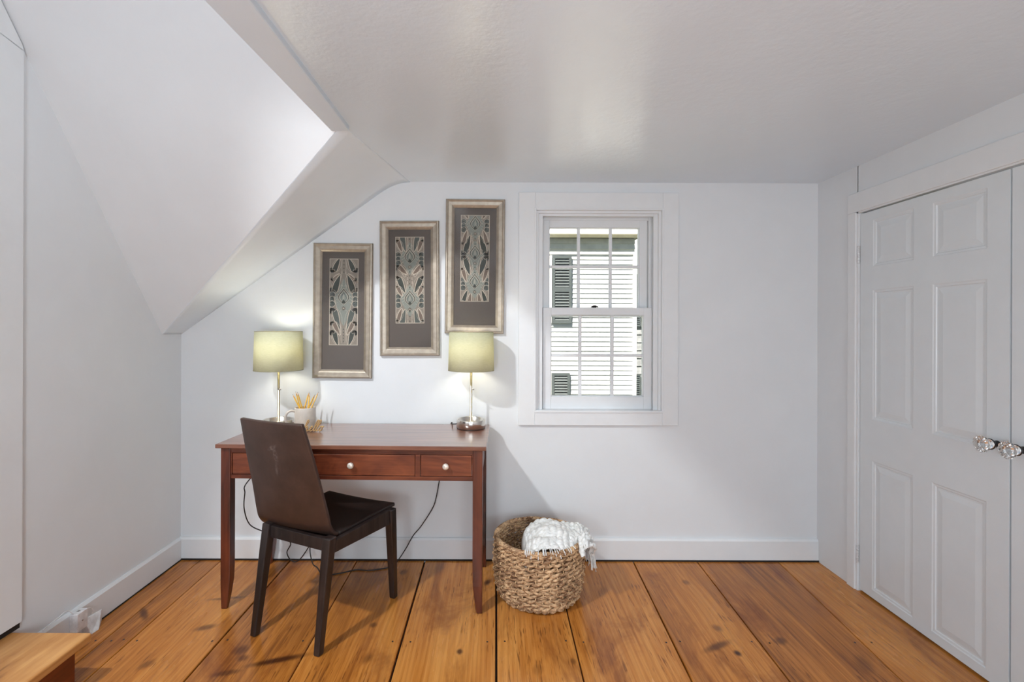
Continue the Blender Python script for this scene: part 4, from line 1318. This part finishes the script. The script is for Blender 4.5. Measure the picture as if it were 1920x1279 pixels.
mb = MB(); mb.prism([(x0, y_ - .03, zg0 + .06), (x0, YH + 2.0, zg0 + 1.5), (x0, YH + 2.0, zg0 + 1.45), (x0, y_ - .03, zg0 + .01)], (hx(1197) - x0, 0, 0)); obj('roof', mb, M['siding'], house, ho)['label'] = 'pale sunlit roof'
def shutter(xa, xb, za, zb_):
    mb = MB(); f = .045; ya, yb = YH - .065, YH - .025
    rect_frame(mb, xa, xb, za, zb_, f, ya, yb)
    m_ = (za + zb_) / 2; mb.box((xa + f, ya, m_ - .04), (xb - f, yb, m_ + .04))
    mb.box((xa + f, yb - .008, za + f), (xb - f, yb, zb_ - f))
    for (lo, hi) in ((za + f, m_ - .04), (m_ + .04, zb_ - f)):
        nn = int((hi - lo) / .048)
        for i in range(nn):
            z = lo + (hi - lo) * (i + .5) / nn
            mb.add([(xa + f, ya + .004, z - .020), (xb - f, ya + .004, z - .020), (xb - f, yb - .012, z + .016), (xa + f, yb - .012, z + .016), (xa + f, ya + .010, z - .024), (xb - f, ya + .010, z - .024)], [(0, 1, 2, 3), (0, 4, 5, 1)])
    obj('shutter', mb, M['shutter'], house, ho, fixn=False)
shutter(hx(1035), hx(1070.5), hz(606.5), hz(481))
shutter(hx(1034.5), hx(1068), hz(820), hz(699.5))
for (za, zb_) in ((hz(606), hz(480)), (hz(820), hz(698))):
    mb = MB(); rect_frame(mb, hx(930), hx(1034), za, zb_, .09, YH - .05, YH - .02); o2 = obj('window_frame', mb, M['siding'], house, ho)
    mb = MB(); mb.box((hx(930) + .09, YH - .035, za + .09), (hx(1034) - .09, YH - .028, zb_ - .09)); obj('pane', mb, M['black'], o2, ho)
Y2 = 15.0
h2 = empty('neighbour_house', (6.3, Y2, -3.2)); tag(h2, 'grey house partly hidden behind the white house corner', 'house')
mb = MB(); gx = at(1193, 600, Y2).x - .3
for i in range(26):
    z = -3.2 + i * .24
    mb.add([(gx, Y2, z + .24), (gx + 4, Y2, z + .24), (gx + 4, Y2 - .03, z), (gx, Y2 - .03, z)], [(0, 1, 2, 3)])
mb.box((gx, Y2 + .01, -3.2), (gx + 4, Y2 + 3, 3.0))
obj('wall', mb, M['roof_grey'], h2, h2.location, fixn=False)
for (pa, pb) in ((500, 612), (702, 800)):
    mb = MB(); xa, xb = at(1192, 600, Y2).x, at(1200, 600, Y2).x; za, zb_ = at(1196, pb, Y2).z, at(1196, pa, Y2).z
    rect_frame(mb, xa - .15, xb, za, zb_, .03, Y2 - .09, Y2 - .03)
    nn = int((zb_ - za) / .06)
    for i in range(nn):
        z = za + (zb_ - za) * (i + .5) / nn; mb.box((xa - .12, Y2 - .075, z - .012), (xb - .03, Y2 - .04, z + .018))
    obj('shutter', mb, M['shutter'], h2, h2.location)
mb = MB(); mb.prism([(gx - .3, Y2 - .5, 2.9), (gx - .3, Y2 + 1.8, 4.6), (gx - .3, Y2 + 4, 2.9)], (4.6, 0, 0)); obj('roof', mb, M['roof_grey'], h2, h2.location)
mb = MB(); mb.box((-25, YW + 1.0, -3.25), (30, 40, -3.2)); g_ = obj('ground', mb, M['lawn']); struct(g_, 'lawn between the houses')

# ================================================================== LIGHT
w = bpy.data.worlds.new('sky'); sc.world = w; w.use_nodes = True
nt = w.node_tree
bgd = nt.nodes['Background']
sky = nt.nodes.new('ShaderNodeTexSky'); sky.sky_type = 'HOSEK_WILKIE'; sky.turbidity = 3.5; sky.sun_direction = (-.3, -.55, .78)
L(nt, sky.outputs[0], bgd.inputs['Color']); bgd.inputs['Strength'].default_value = 1.5

def area(name, loc, target, sx_, sy_, energy, col=(1, 1, 1), shape='RECTANGLE'):
    l = bpy.data.lights.new(name, 'AREA'); l.shape = shape; l.size = sx_
    if shape in ('RECTANGLE', 'ELLIPSE'): l.size_y = sy_
    l.energy = energy; l.color = col
    o = bpy.data.objects.new(name, l); COL.objects.link(o); o.location = loc
    o.rotation_euler = (Vector(target) - Vector(loc)).to_track_quat('-Z', 'Y').to_euler()
    return o
sun = bpy.data.lights.new('sun', 'SUN'); sun.energy = 8.5; sun.angle = R(.6); sun.color = (1, .96, .90)
so = bpy.data.objects.new('sun', sun); COL.objects.link(so)
so.rotation_euler = Vector((.30, .55, -.78)).to_track_quat('-Z', 'Y').to_euler()
# area fill added in the unseen window behind the camera, standing for daylight
area('rear_fill', ((FX0 + FX1) / 2, YF - .10, 1.40), ((FX0 + FX1) / 2, 2, 1.25), 1.0, 1.25, 36, (.85, .935, 1.0))
# ceiling fixture in the raised part over the stairs
pl_ = bpy.data.lights.new('stair_light', 'SPOT'); pl_.energy = 150; pl_.shadow_soft_size = .06; pl_.spot_size = R(71); pl_.spot_blend = .35; pl_.color = (.98, .99, 1.0)
po = bpy.data.objects.new('stair_light', pl_); COL.objects.link(po); po.location = (-1.60, .50, 2.92); po.rotation_euler = Vector((1.6, 1.3, -2.4)).to_track_quat('-Z', 'Y').to_euler()
# unseen fill lamp added behind the camera to brighten ceiling and right wall
pl2 = bpy.data.lights.new('room_fill', 'POINT'); pl2.energy = 40; pl2.shadow_soft_size = .18; pl2.color = (.83, .925, 1.0)
po2 = bpy.data.objects.new('room_fill', pl2); COL.objects.link(po2); po2.location = (-.50, -.55, 1.15)

# ================================================================== CAMERA
cam = bpy.data.cameras.new('camera'); cam.sensor_width = 36; cam.sensor_fit = 'HORIZONTAL'
cam.lens = F / 1920 * 36
cam.shift_x = (960 - VX) / 1920; cam.shift_y = (VY - 639.5) / 1920
cam.clip_start = .02
co = bpy.data.objects.new('camera', cam); COL.objects.link(co)
co.location = (0, 0, EYE); co.rotation_euler = (PI / 2, ROLL, 0)
sc.camera = co
vs_ = sc.view_settings
vs_.view_transform = 'Standard'; vs_.look = 'None'; vs_.gamma = 1; vs_.use_curve_mapping = False; vs_.exposure = 0.6
sc.cycles.use_denoising = True
sc.cycles.max_bounces = 10; sc.cycles.diffuse_bounces = 6
